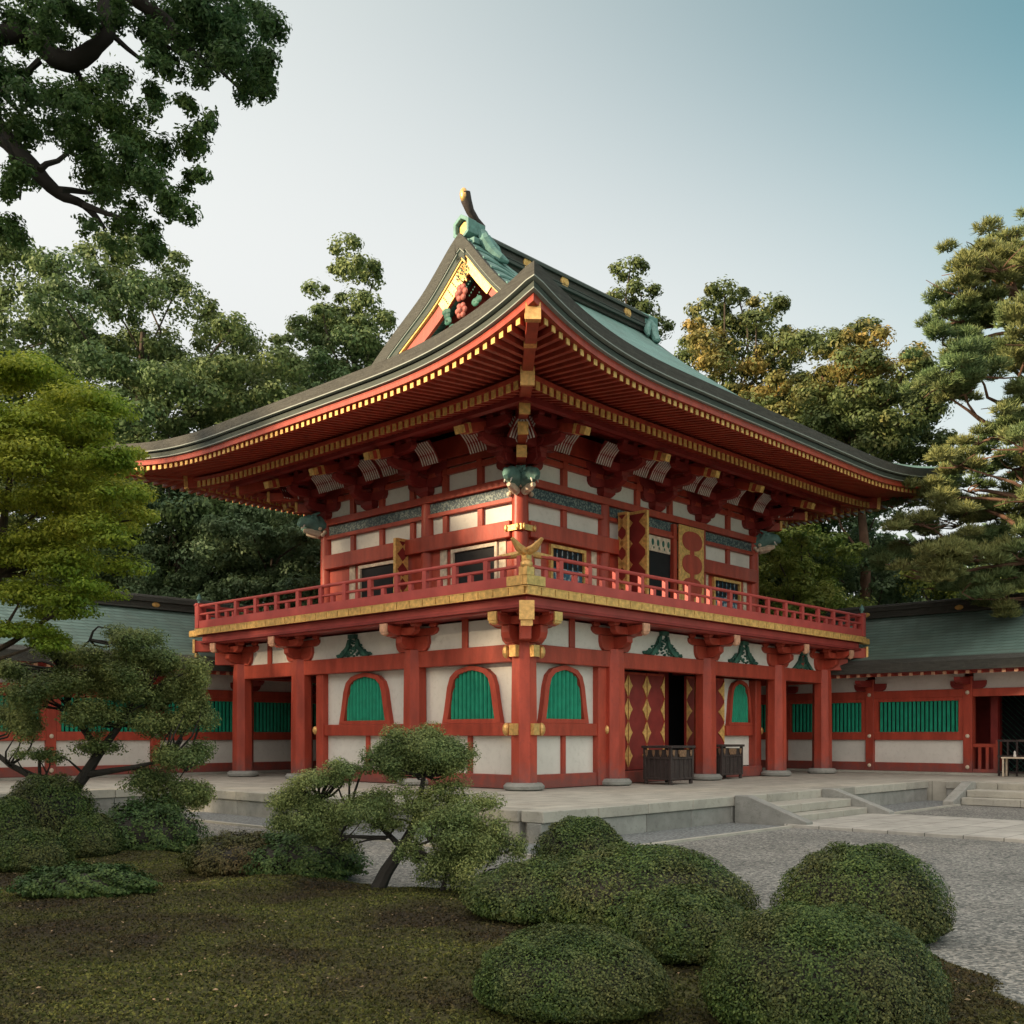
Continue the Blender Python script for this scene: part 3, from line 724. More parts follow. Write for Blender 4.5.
for (x, y, dx, dy) in ((UX0, UY0, -1, -1), (UX1, UY0, 1, -1), (UX0, UY1, -1, 1), (UX1, UY1, 1, 1)):
    d = Vector((dx, dy, 0)); p = Vector((x, y, 0))
    m = MB()
    m.beam(p + Vector((0, 0, 7.92)), p + d*.62 + Vector((0, 0, 7.92)), .2, .24); m.beam(p + Vector((0, 0, 8.24)), p + d*1.15 + Vector((0, 0, 8.24)), .2, .22)
    m.beam(p + d*.2 + Vector((0, 0, 8.85)), p + d*1.75 + Vector((0, 0, 8.42)), .2, .24)
    o = m.build('corner_bracket', 'red', gate, bevel=.012)
    g = MB()
    for a, z in ((.63, 7.95), (1.17, 8.24), (1.77, 8.42)): g.beam(p + d*(a - .05) + Vector((0, 0, z)), p + d*a + Vector((0, 0, z)), .23, .27)
    g.split('gold_tip', 'goldpaint', o)
    # hip rafter following the rising corner
    h = MB()
    h.beam(p + d*.0 + Vector((0, 0, 9.0)), p + d*2.6 + Vector((0, 0, 8.62)), .24, .32)
    h.beam(p + d*1.9 + Vector((0, 0, 8.76)), p + d*3.78 + Vector((0, 0, 9.0)), .22, .28)
    ho = h.flare().build('hip_rafter', 'red', gate, bevel=.012)
    g = MB(); g.beam(p + d*3.74 + Vector((0, 0, 8.99)), p + d*3.80 + Vector((0, 0, 9.005)), .27, .33); g.beam(p + d*2.56 + Vector((0, 0, 8.62)), p + d*2.62 + Vector((0, 0, 8.615)), .28, .36)
    g.beam(p + d*3.2 + Vector((0, 0, 8.925)), p + d*3.3 + Vector((0, 0, 8.935)), .24, .30)
    g.flare().split('gold_cap', 'gold', ho)

# purlins
m = MB()
for key, a0, a1 in (('f', UX0, UX1), ('l', UY0, UY1), ('b', UX0, UX1), ('r', UY0, UY1)):
    m.T = upT[key]
    e = 1.25
    m.box(a0 - e, a1 + e, 1.04, 1.20, 8.732 if key in 'fb' else 8.742, 8.86)
    e = 1.9
    m.box(a0 - e, a1 + e, 1.75, 1.92, 8.50 if key in 'fb' else 8.51, 8.67)
m.split('eave_purlin', 'darkred', gate)
# rafters: two tiers, with gold tips
for key, a0, a1, T_ in (('f', EX0, EX1, upT['f']), ('l', EY0, EY1, upT['l']), ('b', EX0, EX1, upT['b']), ('r', EY0, EY1, upT['r'])):
    lo = MB(T_); up = MB(T_); c1 = MB(T_); c2 = MB(T_); bd = MB(T_); bd2 = MB(T_)
    n = int((a1 - a0 - .5) / .205); st = (a1 - a0 - .5) / n
    for i in range(n + 1):
        s = a0 + .25 + i*st
        ed = min(s - a0, a1 - s)
        oin = max(2.3, 3.9 - ed + .1)
        def pt(o, z):
            q = T_(s, o, 0); return (s, o, z + rise(q[0], q[1]) * .95)
        if oin < 3.75:
            up.beam(pt(3.78, zt_up(3.78)), pt(oin, zt_up(oin)), .085, .11)
        q = pt(3.78, zt_up(3.78)); 
        c1.box(s - .048, s + .048, 3.78, 3.80, q[2] - .062, q[2] + .05)
        oi2 = max(.0, 3.9 - ed + .1)
        if oi2 < 2.5:
            lo.beam(pt(2.5, zt_lo(2.5)), pt(oi2, zt_lo(oi2)), .09, .12)
            q = pt(2.5, zt_lo(2.5)); c2.box(s - .055, s + .055, 2.5, 2.525, q[2] - .10, q[2] + .075)
    # soffit boards
    def strip(mb, o_out, o_in, zf, off):
        rows = []
        N = 80
        for j in range(5):
            o = o_out + (o_in - o_out)*j/4; inset = 3.9 - o
            row = []
            for i in range(N + 1):
                s = a0 + inset + (a1 - a0 - 2*inset)*i/N; q = T_(s, o, 0)
                row.append((s, o, zf(o) + off + rise(q[0], q[1])*.95))
            rows.append(row)
        mb.grid(rows)
    strip(bd, 3.84, 2.35, zt_up, .062); strip(bd2, 2.52, 0.0, zt_lo, .068)
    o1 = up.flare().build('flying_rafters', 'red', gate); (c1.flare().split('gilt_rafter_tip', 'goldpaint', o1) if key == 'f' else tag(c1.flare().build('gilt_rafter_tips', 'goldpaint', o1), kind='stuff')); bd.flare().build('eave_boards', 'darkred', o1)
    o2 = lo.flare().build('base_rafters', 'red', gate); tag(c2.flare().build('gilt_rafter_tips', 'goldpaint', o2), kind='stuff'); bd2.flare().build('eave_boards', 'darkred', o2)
    # strip above lower rafter ends
    k = MB(T_)
    N = 80
    def swp(mb, o0, o1, zlo, zhi):
        rows = []
        for (o, z) in ((o0, zlo), (o1, zlo), (o1, zhi), (o0, zhi), (o0, zlo)):
            row = []
            for i in range(N + 1):
                inset = 3.9 - o
                s = a0 + inset + (a1 - a0 - 2*inset)*i/N; q = T_(s, o, 0); row.append((s, o, z + rise(q[0], q[1])*.95))
            rows.append(row)
        mb.grid(rows)
    swp(k, 2.42, 2.56, 8.575, 8.66); swp(k, 3.70, 3.86, 8.685, 8.78)
    k.flare().build('eave_fascia', 'red', gate)
    # thick eave edge layers
    for nm, o0, o1, z0, z1, mt in (('eave_edge', 3.4, 3.99, 9.02, 9.25, 'barkedge'), ('eave_edge', 3.4, 4.0, 8.995, 9.017, 'paleline'), ('eave_edge', 3.5, 3.90, 8.955, 8.992, 'black'), ('eave_edge', 3.45, 3.92, 8.85, 8.952, 'greenedge'), ('eave_edge', 3.5, 3.93, 8.828, 8.847, 'paleline'), ('eave_edge', 3.5, 3.86, 8.785, 8.825, 'red')):
        k = MB(T_); swp(k, o0, o1, z0, z1); k.flare().build(nm, mt, gate)

# ---- roof height field
prof_t = [0, .139, .27, .40, .536, .67, .80, .90, 1.0]; prof_h = [0, .52, 1.14, 1.86, 2.64, 3.42, 4.20, 4.86, 5.55]
RY = 5.45
def zf(y):
    w = (y - EY0) / (RY - EY0) if y < RY else (EY1 - y) / (EY1 - RY)
    return 9.25 + float(np.interp(min(max(w, 0), 1), prof_t, prof_h))
XG0, XG1 = 3.4, 12.0
def lift(x, y):       # the rear verge of the left gable kicks up and outward
    d = (y - RY); a = max(0, 1 - (x - XG0) / 2.6); a = a * a * (3 - 2*a)
    ap = .42 * math.exp(-(d / 1.1) ** 2) * a
    if y < RY: return ap
    return ap + .95 * math.sin(min(1, d / 4.2) * math.pi / 2) * a * max(0, 1 - max(0, d - 4.2) / 2.0)
def zmain(x, y):
    e = min(x - XG0, XG1 - x); roll = -.10 * max(0, 1 - e / .75) ** 2
    return zf(y) + rise(x, y) + lift(x, y) + roll
def zskirt(x, y):
    a = 9.25 + .30*(x - EX0) + .012*(x - EX0)**2 if x < 7 else 9.25 + .42*(EX1 - x)
    return min(zf(y), a) + rise(x, y)
ny = 96
ys = np.linspace(EY0 - .04, EY1 + .04, ny)
def clampE(x, y): return min(max(x, EX0), EX1), min(max(y, EY0), EY1)
rf = MB()
rf.grid([[(x, y, zmain(*clampE(x, y)) + .012) for x in np.linspace(XG0, XG1, 80)] for y in ys])
roof = rf.flare().build('roof', 'roof', gate, smooth=True)
rf = MB(); rf.grid([[(x, y, zskirt(*clampE(x, y)) + .010) for x in np.concatenate([np.linspace(EX0 - .04, 1.0, 40), np.linspace(1.08, XG0, 22)])] for y in ys])
rf.flare().build('hip_skirt', 'roof', roof, smooth=True)
rf = MB(); rf.grid([[(x, y, zskirt(*clampE(x, y)) + .010) for x in np.linspace(XG1, EX1 + .04, 42)] for y in ys])
rf.flare().build('hip_skirt', 'roof', roof, smooth=True)
rf = MB()
for x0, x1 in ((XG0, XG0 + 1.4), (XG1 - 1.2, XG1)):
    rf.grid([[(x, y, min(zskirt(min(x, 6.9), y) if x0 < 6 else zskirt(x, y), zf(y) - .15)) for x in np.linspace(x0, x1, 6)] for y in ys])
rf.build('inner_skirt', 'roof', roof, smooth=True)
# minoko ribs: curved copper ribs rolling over the verge near the gable
rb = MB()
for i in range(15):
    t = i / 14; y = RY - .25 - t*4.0
    pts = []
    for j in range(7):
        x = XG0 + .02 + j*.2; yy = y - .32*(j/6)**1.2 * (1 - .3*t); pts.append((x, yy, zmain(x, yy) + .02))
    rb.tube(pts, [.05, .05, .046, .04, .03, .02, .008], 6)
rb.split('copper_ribs', 'bronze', roof, smooth=True)

# ---- gables
def gable(xg, sgn, x_in):
    # verge path from front foot to apex to rear foot
    def vz(y): return zmain(xg if sgn < 0 else xg, y) + .02
    def foot_ok(y): return vz(y) > zskirt(xg, y) + .02
    ysf = [y for y in np.linspace(EY0 + .8, EY1 - .8, 90) if foot_ok(y)]
    y0, y1 = ysf[0], ysf[-1]
    yy = np.linspace(y0, y1, 61)
    yy[np.argmin(abs(yy - RY))] = RY
    P = [(y, vz(y)) for y in yy]
    nr = []
    for i, (y, z) in enumerate(P):
        a = P[max(i-1, 0)]; b = P[min(i+1, len(P)-1)]; d = Vector((b[0]-a[0], b[1]-a[1])).normalized(); n = Vector((d.y, -d.x))
        if n.y > 0: n = -n
        if abs(y - RY) < .2: n = Vector((0, -1.12))
        nr.append(n)
    def layer(n0, n1, xa, xb, mt, name, par, rng_=(0, 61), bottomline=None):
        m = MB(); rows = []
        kf = [(.55 if (p[0] < RY - .3 and sgn < 0) else 1.0) for p in P]
        for (nn, xx) in ((n0, xa), (n0, xb), (n1, xb), (n1, xa), (n0, xa)):
            rows.append([(xx, P[i][0] + nr[i].x*nn*kf[i], P[i][1] + nr[i].y*nn*kf[i]) for i in range(*rng_)])
        m.grid(rows)
        return m.build(name, mt, par, smooth=False)
    s = sgn
    vb = layer(-.015, .34, xg - (-s)*.04 if False else xg + s*.06, xg - s*.55, 'barkedge', 'verge_edge', gate)
    layer(.345, .37, xg + s*.04, xg - s*.5, 'paleline', 'verge_line', vb)
    layer(.375, .55, xg + s*.0, xg - s*.5, 'greenedge', 'verge_underlayer', vb)
    layer(.555, .60, xg - s*.02, xg - s*.5, 'goldpaint', 'verge_gilt_line', vb)
    bb = layer(.60, .98, xg - s*.10, xg - s*.2, 'red', 'bargeboard', gate)
    # gilt openwork over the top of the bargeboards
    i0 = int(np.argmin(abs(yy - (RY - 1.25)))); i1 = int(np.argmin(abs(yy - (RY + 1.35))))
    layer(.60, 1.02, xg - s*.06, xg - s*.095, 'gold', 'gilt_openwork', bb, (i0, i1 + 1))
    hl = MB()
    for i in range(i0 + 1, i1, 1):
        for q in (.68, .76, .85, .94): hl.blob((xg - s*.05, P[i][0] + nr[i].x*q, P[i][1] + nr[i].y*q), (.015, .022, .026), 6, 4)
    hl.build('openwork_holes', 'deepgreen', bb)
    # gable wall
    m = MB(); N = 40
    low = zskirt(x_in, RY) - .2
    poly = [(P[i][0], P[i][1] - .5) for i in range(2, 59)]
    m2 = [(y, z) for y, z in poly]
    vs = [(x_in, y, z) for y, z in m2] + [(x_in, y, min(z, low - .3)) for y, z in m2]
    k = len(m2); m.add(vs, [(i, i+1, k+i+1, k+i) for i in range(k-1)])
    m.build('gable_wall', 'darkred', gate)
    # lattice posts & beam in pediment
    m = MB(); zb_ = low + .45
    m.box(x_in + s*.02 if s > 0 else x_in - .14, x_in + .14 if s > 0 else x_in - .02, RY - 3.2, RY + 3.2, zb_, zb_ + .28)
    m.box(x_in - .12 if s < 0 else x_in, x_in if s < 0 else x_in + .12, RY - .13, RY + .13, zb_ + .28, 13.6)
    m.split('pediment_beam', 'darkred', gate)
    # carved flower pendant
    f = MB(); cx = xg - s*.02; cy = RY; cz = P[int(np.argmin(abs(yy - RY)))][1] - 1.75
    for (dy, dz, r) in ((0, .18, .28), (0, -.30, .25)):
        for a in range(6):
            t = a*math.pi/3; f.blob((cx, cy + dy + r*.55*math.cos(t), cz + dz + r*.55*math.sin(t)), (.06, r*.34, r*.34), 8, 6)
        f.blob((cx + s*.05, cy + dy, cz + dz), (.07, .09, .09), 8, 6)
    fo = f.build('carved_pendant', 'pink', gate, smooth=True)
    f = MB()
    for (dy, dz) in ((-.55, -.5), (.55, -.5), (-.6, -.2), (.6, -.2), (-.4, -.75), (.4, -.75), (0, -.8)):
        for q in range(3): f.blob((cx - s*.02, cy + dy + random.uniform(-.1, .1), cz + dz + random.uniform(-.1, .1)), (.05, .13, .10), 7, 5)
    f.build('carved_leaves', 'deepgreen', fo, smooth=True)
    # small gilt finials at bargeboard feet
    g = MB()
    for i in (3, 57): g.blob((xg - s*.05, P[i][0] + nr[i].x*.8, P[i][1] + nr[i].y*.8), (.06, .16, .16), 8, 6)
    g.split('gilt_foot', 'goldpaint', bb)
gable(XG0, -1, XG0 + .95)
gable(XG1, 1, XG1 - .8)

# ---- ridge
rx0, rx1 = XG0 + .75, XG1 - .45
m = MB(); 
m.box(rx0, rx1, RY - .26, RY + .26, 14.670, 15.140); r_o = m.build('ridge', 'barkedge', gate, bevel=.02)
m = MB(); m.box(rx0 + .01, rx1 - .01, RY - .36, RY + .36, 14.780, 14.860); m.box(rx0 + .01, rx1 - .01, RY - .33, RY + .33, 15.140, 15.200); m.box(rx0 + .01, rx1 - .01, RY - .20, RY + .20, 15.200, 15.290)
m.box(rx0 + .01, rx1 - .01, RY - .30, RY + .30, 14.920, 14.950)
m.tube([(rx0, RY, 15.310), (rx1, RY, 15.310)], .13, 10)
m.build('ridge_mouldings', 'greenedge', r_o)
for x in (5.76, 7.38, 10.45):
    g = MB()
    for q in (-1, 1):
        pts = [(x + .17*math.cos(t*math.pi/8), 15.020 + .17*math.sin(t*math.pi/8)) for t in range(16)]
        g.prism(pts, RY + q*.262, RY + q*.30)
        pts = [(x + .06*math.cos(t*math.pi/8), 15.020 + .06*math.sin(t*math.pi/8)) for t in range(16)]
        g.prism(pts, RY + q*.30, RY + q*.315)
    g.build('gilt_medallion', 'goldpaint', r_o)
def oni(x, s, dz=0):
    m = MB(lambda a, b, c: (a, b, c + dz))
    hexa = [(RY + .34*math.cos(a), 15.100 + .36*math.sin(a)) for a in [math.pi/6 + k*math.pi/3 for k in range(6)]]
    hin = [(RY + (p[0]-RY)*.68, 15.100 + (p[1]-15.100)*.68) for p in hexa]
    m.ring(hexa, hin, x + s*.1, x + s*.42, ax='a')
    m.prism([(RY + (p[0]-RY)*.95, 15.100 + (p[1]-15.100)*.95) for p in hexa], x - s*.25, x + s*.12, ax='a')
    for q in (-1, 1):       # hanging fins
        pts = [(x - s*.1, RY + q*.30, 15.020), (x - s*.05, RY + q*.46, 14.740), (x - s*.18, RY + q*.60, 14.480), (x - s*.32, RY + q*.78, 14.260), (x - s*.5, RY + q*.9, 14.180)]
        m.tube(pts, [.14, .17, .14, .13, .05], 8)
        m.tube([(x - s*.2, RY + q*.38, 14.920), (x - s*.45, RY + q*.5, 14.620), (x - s*.55, RY + q*.62, 14.380)], [.1, .12, .05], 8)
    m.box(x - s*.05, x + s*.3, RY - .40, RY + .40, 14.620, 14.780) if s > 0 else m.box(x + s*.3, x - s*.05, RY - .40, RY + .40, 14.620, 14.780)
    o = m.build('ridge_end_ornament', 'bronze', gate, bevel=.01)
    g = MB(m.T); pts = [(RY + .19*math.cos(t*math.pi/8), 15.100 + .20*math.sin(t*math.pi/8)) for t in range(16)]; g.prism(pts, x + s*.13, x + s*.30, ax='a')
    g.build('gilt_crest_disc', 'goldpaint', o, bevel=.02)
    return o
o = oni(3.82, -1, .22)
h = MB(lambda a, b, c: (a, b, c + .2)); hx = 3.78
h.tube([(hx + .45, RY, 15.38), (hx + .20, RY, 15.50), (hx - .02, RY, 15.68), (hx - .16, RY, 15.90), (hx - .22, RY, 16.12)], [.11, .11, .12, .15, .15], 10)
ho = h.build('horn_tile', 'wood', o, smooth=True)
g = MB(h.T); g.blob((hx - .27, RY, 16.04), (.10, .12, .19), 10, 8); g.build('gold_horn_tip', 'gold', ho, smooth=True)
oni(rx1 + .1, 1)

# ================================================================== CLOISTERS
def ztop_c(w):     # roof top at distance w in from eave
    return float(np.interp(w, [0, .8, 1.6, 2.4, 3.0], [3.75, 4.12, 4.58, 5.10, 5.5]))
def cloister(root, T_, s0, pill, openbay=None, sEnd=None):
    # T_(s, out, z): wall plane at out=0 ; eave at out=1.4 ; ridge at out=-1.6 ; rear eave out=-4.6
    sA, sB = pill[0], pill[-1]
    for s in pill:
        MB(T_).box(s - .13, s + .13, -.16, .12, P0 + .06, 3.35).build('pillar', 'red', root, bevel=.01)
        g = MB(T_)
        for z in (1.62, 2.88, .72): g.blob((s, .13, z), (.06, .04, .06), 8, 6)
        g.split('pillar_fitting', 'palewood', root)
        k = MB(T_); arm_s(k, s, .0, 3.0, 1.0, .22, .2); arm_o(k, s, .95, 3.12, .18, .16); k.build('eave_bracket', 'darkred', root)
    bm1 = MB(T_); bm2 = MB(T_); bm3 = MB(T_); wl_ = MB(T_)
    for a, c in zip(pill[:-1], pill[1:]):
        a1, c1 = a + .13, c - .13
        bm3.box(a1, c1, -.1, .1, 2.76, 2.99)
        wl_.box(a1, c1, -.06, 0, 2.99, 3.5)
        if openbay and abs(a - openbay) < .1: continue
        bm1.box(a1, c1, -.1, .1, P0 + .06, P0 + .32); bm2.box(a1, c1, -.1, .1, 1.5, 1.74)
        wl_.box(a1, c1, -.06, 0, P0 + .32, 1.5); wl_.box(a1, c1, -.12, -.07, 1.5, 2.99)
        fr = MB(T_); fr.box(a1, a1 + .14, -.06, .08, 1.74, 2.76); fr.box(c1 - .14, c1, -.06, .08, 1.74, 2.76); fr.box(a1 + .14, c1 - .14, -.06, .07, 2.66, 2.76)
        fo = fr.build('window', 'red', root)
        l = MB(T_); n = int((c1 - a1 - .28) / .125)
        for i in range(n):
            s = a1 + .14 + (i + .5)*(c1 - a1 - .28)/n; l.tube([(s, .0, 1.74), (s, .0, 2.66)], .047, 6)
        l.build('green_slats', 'green', fo, smooth=True); k = MB(T_); k.box(a1 + .14, c1 - .14, -.068, -.062, 1.745, 2.655); k.build('window_backing', 'black', fo)
    bm1.split('base_beam', 'red', root, bevel=.01); bm2.split('sill_beam', 'red', root, bevel=.01); bm3.split('head_beam', 'red', root, bevel=.01)
    wl_.split('wall', 'white', root)
    m = MB(T_); m.box(sA, sB, -.14, .16, P0 - .01, P0 + .06); m.build('plinth', 'stone', root)
    # rear wall (dark)
    m = MB(T_)
    if openbay is None: m.box(sA, sB, -3.3, -3.2, P0, 3.4)
    else:
        m.box(openbay + 3.1, sB, -3.3, -3.2, P0, 3.4); m.box(sA, openbay - .1, -3.3, -3.2, P0, 3.4)
        lt = MB(T_); lt.box(openbay - .1, openbay + 3.1, -3.3, -3.25, P0, 3.4); lb = lt.build('lattice_screen', 'black', root)
        lt = MB(T_)
        for i in range(26):
            a = openbay - 1.6 + i*.18
            for q in (-1, 1):
                p, r_ = (a, P0), (a + q*2.9, 3.4)
                lo_, hi_ = openbay - .1, openbay + 3.1
                t0, t1 = 0, 1
                if q == 1: t0 = max(0, (lo_ - a)/2.9); t1 = min(1, (hi_ - a)/2.9)
                else: t0 = max(0, (a - hi_)/2.9); t1 = min(1, (a - lo_)/2.9)
                if t1 > t0: lt.beam((a + q*2.9*t0, -3.2 + .012*q, P0 + 2.9*t0), (a + q*2.9*t1, -3.2 + .012*q, P0 + 2.9*t1), .02, .035, up=(0, 1, 0))
        lt.build('green_lattice', 'deepgreen', lb)
    m.split('rear_wall', 'darkred', root)
    # roof
    ra, rb_ = sA - .7, sB + .7
    ws = np.linspace(0, 3.0, 14)
    rows = []
    for w in ws: rows.append([(s, 1.4 - w, ztop_c(w)) for s in np.linspace(ra, rb_, 60)])
    for w in ws[::-1]: rows.append([(s, -4.6 + w, ztop_c(w)) for s in np.linspace(ra, rb_, 60)])
    m = MB(T_); m.grid(rows); ro = m.build('roof', 'croof', root, smooth=True)
    m = MB(T_)
    for o_ in (1, -1):
        c0 = 1.4 if o_ == 1 else -4.6
        m.prism([(c0 + o_*.03, 3.74), (c0 - o_*.25, 3.88), (c0 - o_*.35, 3.7), (c0 - o_*.05, 3.47)], ra, rb_, ax='a')
    m.build('eave_edge', 'barkedge', ro)
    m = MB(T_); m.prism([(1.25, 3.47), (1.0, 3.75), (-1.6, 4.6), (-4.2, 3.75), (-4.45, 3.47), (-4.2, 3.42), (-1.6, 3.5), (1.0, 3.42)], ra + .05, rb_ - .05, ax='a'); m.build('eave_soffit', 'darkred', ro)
    m = MB(T_); g = MB(T_); n = int((rb_ - ra) / .32)
    for i in range(n):
        s = ra + .2 + i*.32; m.beam((s, 1.18, 3.42), (s, 0, 3.50), .08, .1); g.box(s - .05, s + .05, 1.18, 1.2, 3.37, 3.47)
    m.build('rafters', 'red', ro); tag(g.build('gilt_rafter_tips', 'capwood', ro), kind='stuff')
    m = MB(T_); m.box(ra, rb_, -1.78, -1.42, 5.42, 5.62); m.box(ra, rb_, -1.86, -1.34, 5.622, 5.68); m.box(ra, rb_, -1.9, -1.3, 5.40, 5.45)
    m.tube([(ra, -1.6, 5.73), (rb_, -1.6, 5.73)], .12, 10)
    rd = m.build('ridge', 'barkedge', ro)
    g = MB(T_)
    for s in pill[::1]: g.blob((s + .8, -1.40, 5.54), (.13, .03, .08), 10, 6)
    g.build('gilt_medallion', 'goldpaint', rd)

wr = thing('cloister_wing', 'low vermilion cloister with green slatted windows and teal roof, right of the gate', 'cloister', GL, GR, 'cloister wings beside the gate')
pr_ = [-12.57, -9.62, -6.67, -3.72, -.77, 2.18, 5.13, 8.08]
cloister(wr, TL(15.0), 0, pr_, openbay=-6.67)
# open bay at right: low railed gate and inner posts
m = MB(TL(15.0)); m.box(-4.25, -4.05, -1.0, -.8, P0 + .06, 3.3); m.box(-5.6, -5.4, -1.0, -.8, P0 + .06, 3.3); m.build('inner_post', 'darkred', wr)
m = MB(TL(15.0)); 
m.box(-4.5, -3.86, .0, .08, 1.30, 1.40); m.box(-4.5, -3.86, .0, .08, P0 + .07, P0 + .17)
for s in (-4.46, -4.25, -4.04): m.box(s - .04, s + .04, .01, .07, P0 + .17, 1.30)
m.box(-4.62, -4.5, -.02, .12, P0 + .06, 1.5)
m.split('low_railing', 'red', wr)
wlft = thing('cloister_wing', 'low vermilion cloister with teal roof behind the spreading garden tree at left', 'cloister', GL, GR, 'cloister wings beside the gate')
cloister(wlft, TF(12.9), 0, [-19.2 + 2.95*i for i in range(11)])

# wooden barrier in the opening
bar = thing('wooden_barrier', 'low dark wooden barrier with slender uprights across the cloister opening', 'barrier', G2W(14.75, -5.6, P0), GR + R(90))
m = MB(); m.box(-1.0, 1.0, -.04, .04, .96, 1.02); m.box(-1.0, 1.0, -.04, .04, .52, .58); m.box(-1.0, 1.0, -.03, .03, .08, .13); m.split('rail', 'wood', bar)
for i in range(9):
    s = -.97 + i*.2425; MB().box(s - .02, s + .02, -.03, .03, .0, .96).build('upright', 'wood', bar)
tb = thing('small_stand', 'little pale table with two small figurines in front of the wooden barrier', 'stand', G2W(14.45, -5.35, P0), GR + R(90))
m = MB(); m.box(-.5, .5, -.18, .18, .50, .54); m.build('table_top', 'palewood', tb)
for (a, b_) in ((-.46, -.14), (.46, -.14), (-.46, .14), (.46, .14)): MB().box(a - .02, a + .02, b_ - .02, b_ + .02, 0, .5).build('leg', 'palewood', tb)
for i, (a, s_) in enumerate(((-.12, 1.0), (.2, .6))):
    m = MB(); m.lathe(0, 0, [(.06*s_, 0), (.07*s_, .06*s_), (.045*s_, .14*s_), (.05*s_, .18*s_), (.04*s_, .24*s_), (.01, .28*s_)], 10)
    o = m.build('figurine', 'white', None, smooth=True); q = G2W(14.45, -5.35 + a, P0 + .545); o.location = q
    tag(o, ('taller white figurine on the little table by the barrier', 'smaller white figurine on the little table by the barrier')[i], 'figurine', 'figurines on the little table')

# ================================================================== PLATFORM AND STAIRS
plat = thing('stone_platform', 'pale granite platform carrying the gate and cloisters, with block edging', 'platform', GL, GR)
poly = [(-4.3, -4.3), (10.3, -4.3), (10.3, -16), (21, -16), (21, 19), (-21, 19), (-21, 6.65), (-4.3, 6.65)]
m = MB(); m.prism(poly, 0.0, P0 - .012, ax='c'); m.build('paving', 'pave', plat)
cap = MB(); low_ = MB()
def edge(p0, p1, nrm, L=1.25):
    p0 = Vector((*p0, 0)); p1 = Vector((*p1, 0)); d = p1 - p0; n = max(1, round(d.length / L)); st = d.length / n; d.normalize(); nv = Vector((*nrm, 0))
    for i in range(n):
        a = p0 + d*(i*st + .005); b_ = p0 + d*((i+1)*st - .005); c = (a + b_)/2
        jz = random.uniform(-.003, .003)
        for mm, z0, z1, o0, o1 in ((cap, .32, P0 + jz, -.42, .03), (low_, -.02, .315, -.3, -.01)):
            mid = c + nv*(o0 + o1)/2
            mm.beam(a + nv*(o0+o1)/2 + Vector((0, 0, (z0+z1)/2)), b_ + nv*(o0+o1)/2 + Vector((0, 0, (z0+z1)/2)), o1 - o0, z1 - z0)
edge((-4.45, -4.45), (.92, -4.45), (0, -1)); edge((.92, -4.45), (4.64, -4.45), (0, -1)); edge((4.64, -4.45), (10.15, -4.45), (0, -1))
edge((-4.45, -4.0), (-4.45, 6.5), (-1, 0)); edge((-21, 6.5), (-4.5, 6.5), (0, -1)); edge((10.15, -16), (10.15, -4.9), (-1, 0))
cap.split('edge_stones', 'stone', plat, bevel=.012); low_.split('foundation_stones', 'stone2', plat, bevel=.012)
def stair(name, T_, s0, s1, label=None):
    m = MB(T_)
    for i, (o, z) in enumerate(((1.05, .17), (.70, .335))):
        n = 3; L = (s1 - s0) / n
        for k in range(n): m.box(s0 + k*L + .004, s0 + (k+1)*L - .004, .035, o, (0, .172)[i], z)
    so_ = m.build('stair', 'stone', plat, bevel=.012)
    c = MB(T_)
    for s in (s0 - .26, s1 + .01):
        c.prism([(.035, P0 + .02), (.30, P0 + .02), (1.5, .10), (1.5, -.02), (.035, -.02)], s, s + .25, ax='a')
    c.split('cheek_stone', 'stone2', so_, bevel=.012)
stair('stair', TF(-4.45), 1.2, 4.4); stair('stair', TL(10.15), -9.6, -5.65)

# stone path from stair
pth = MB(); pth.box(.92, 4.64, -22, -5.52, -.02, .05)
o = pth.build('stone_path', 'pathstone', None, bevel=.01); o.location = GL; o.rotation_euler = (0, 0, GR); tag(o, kind='structure')
k = MB()
for a0, a1, b0, b1 in ((-5.6, .9, -5.72, -5.62), (4.68, 8.9, -5.72, -5.62), (-5.72, -5.62, -5.72, 5.3), (-20, -5.62, 5.3, 5.4)): k.box(a0, a1, b0, b1, -.02, .03)
o = k.build('kerb', 'stone', None); o.location = GL; o.rotation_euler = (0, 0, GR); tag(o, kind='structure')
k = MB()
for a0, a1, b0, b1 in ((-5.62, .9, -5.62, -4.4), (4.68, 10.1, -5.62, -4.4), (-5.62, -4.4, -4.4, 5.4)): k.box(a0, a1, b0, b1, -.02, .012)
o = k.build('gravel_gutter', 'gutter', None); o.location = GL; o.rotation_euler = (0, 0, GR); tag(o, kind='structure')

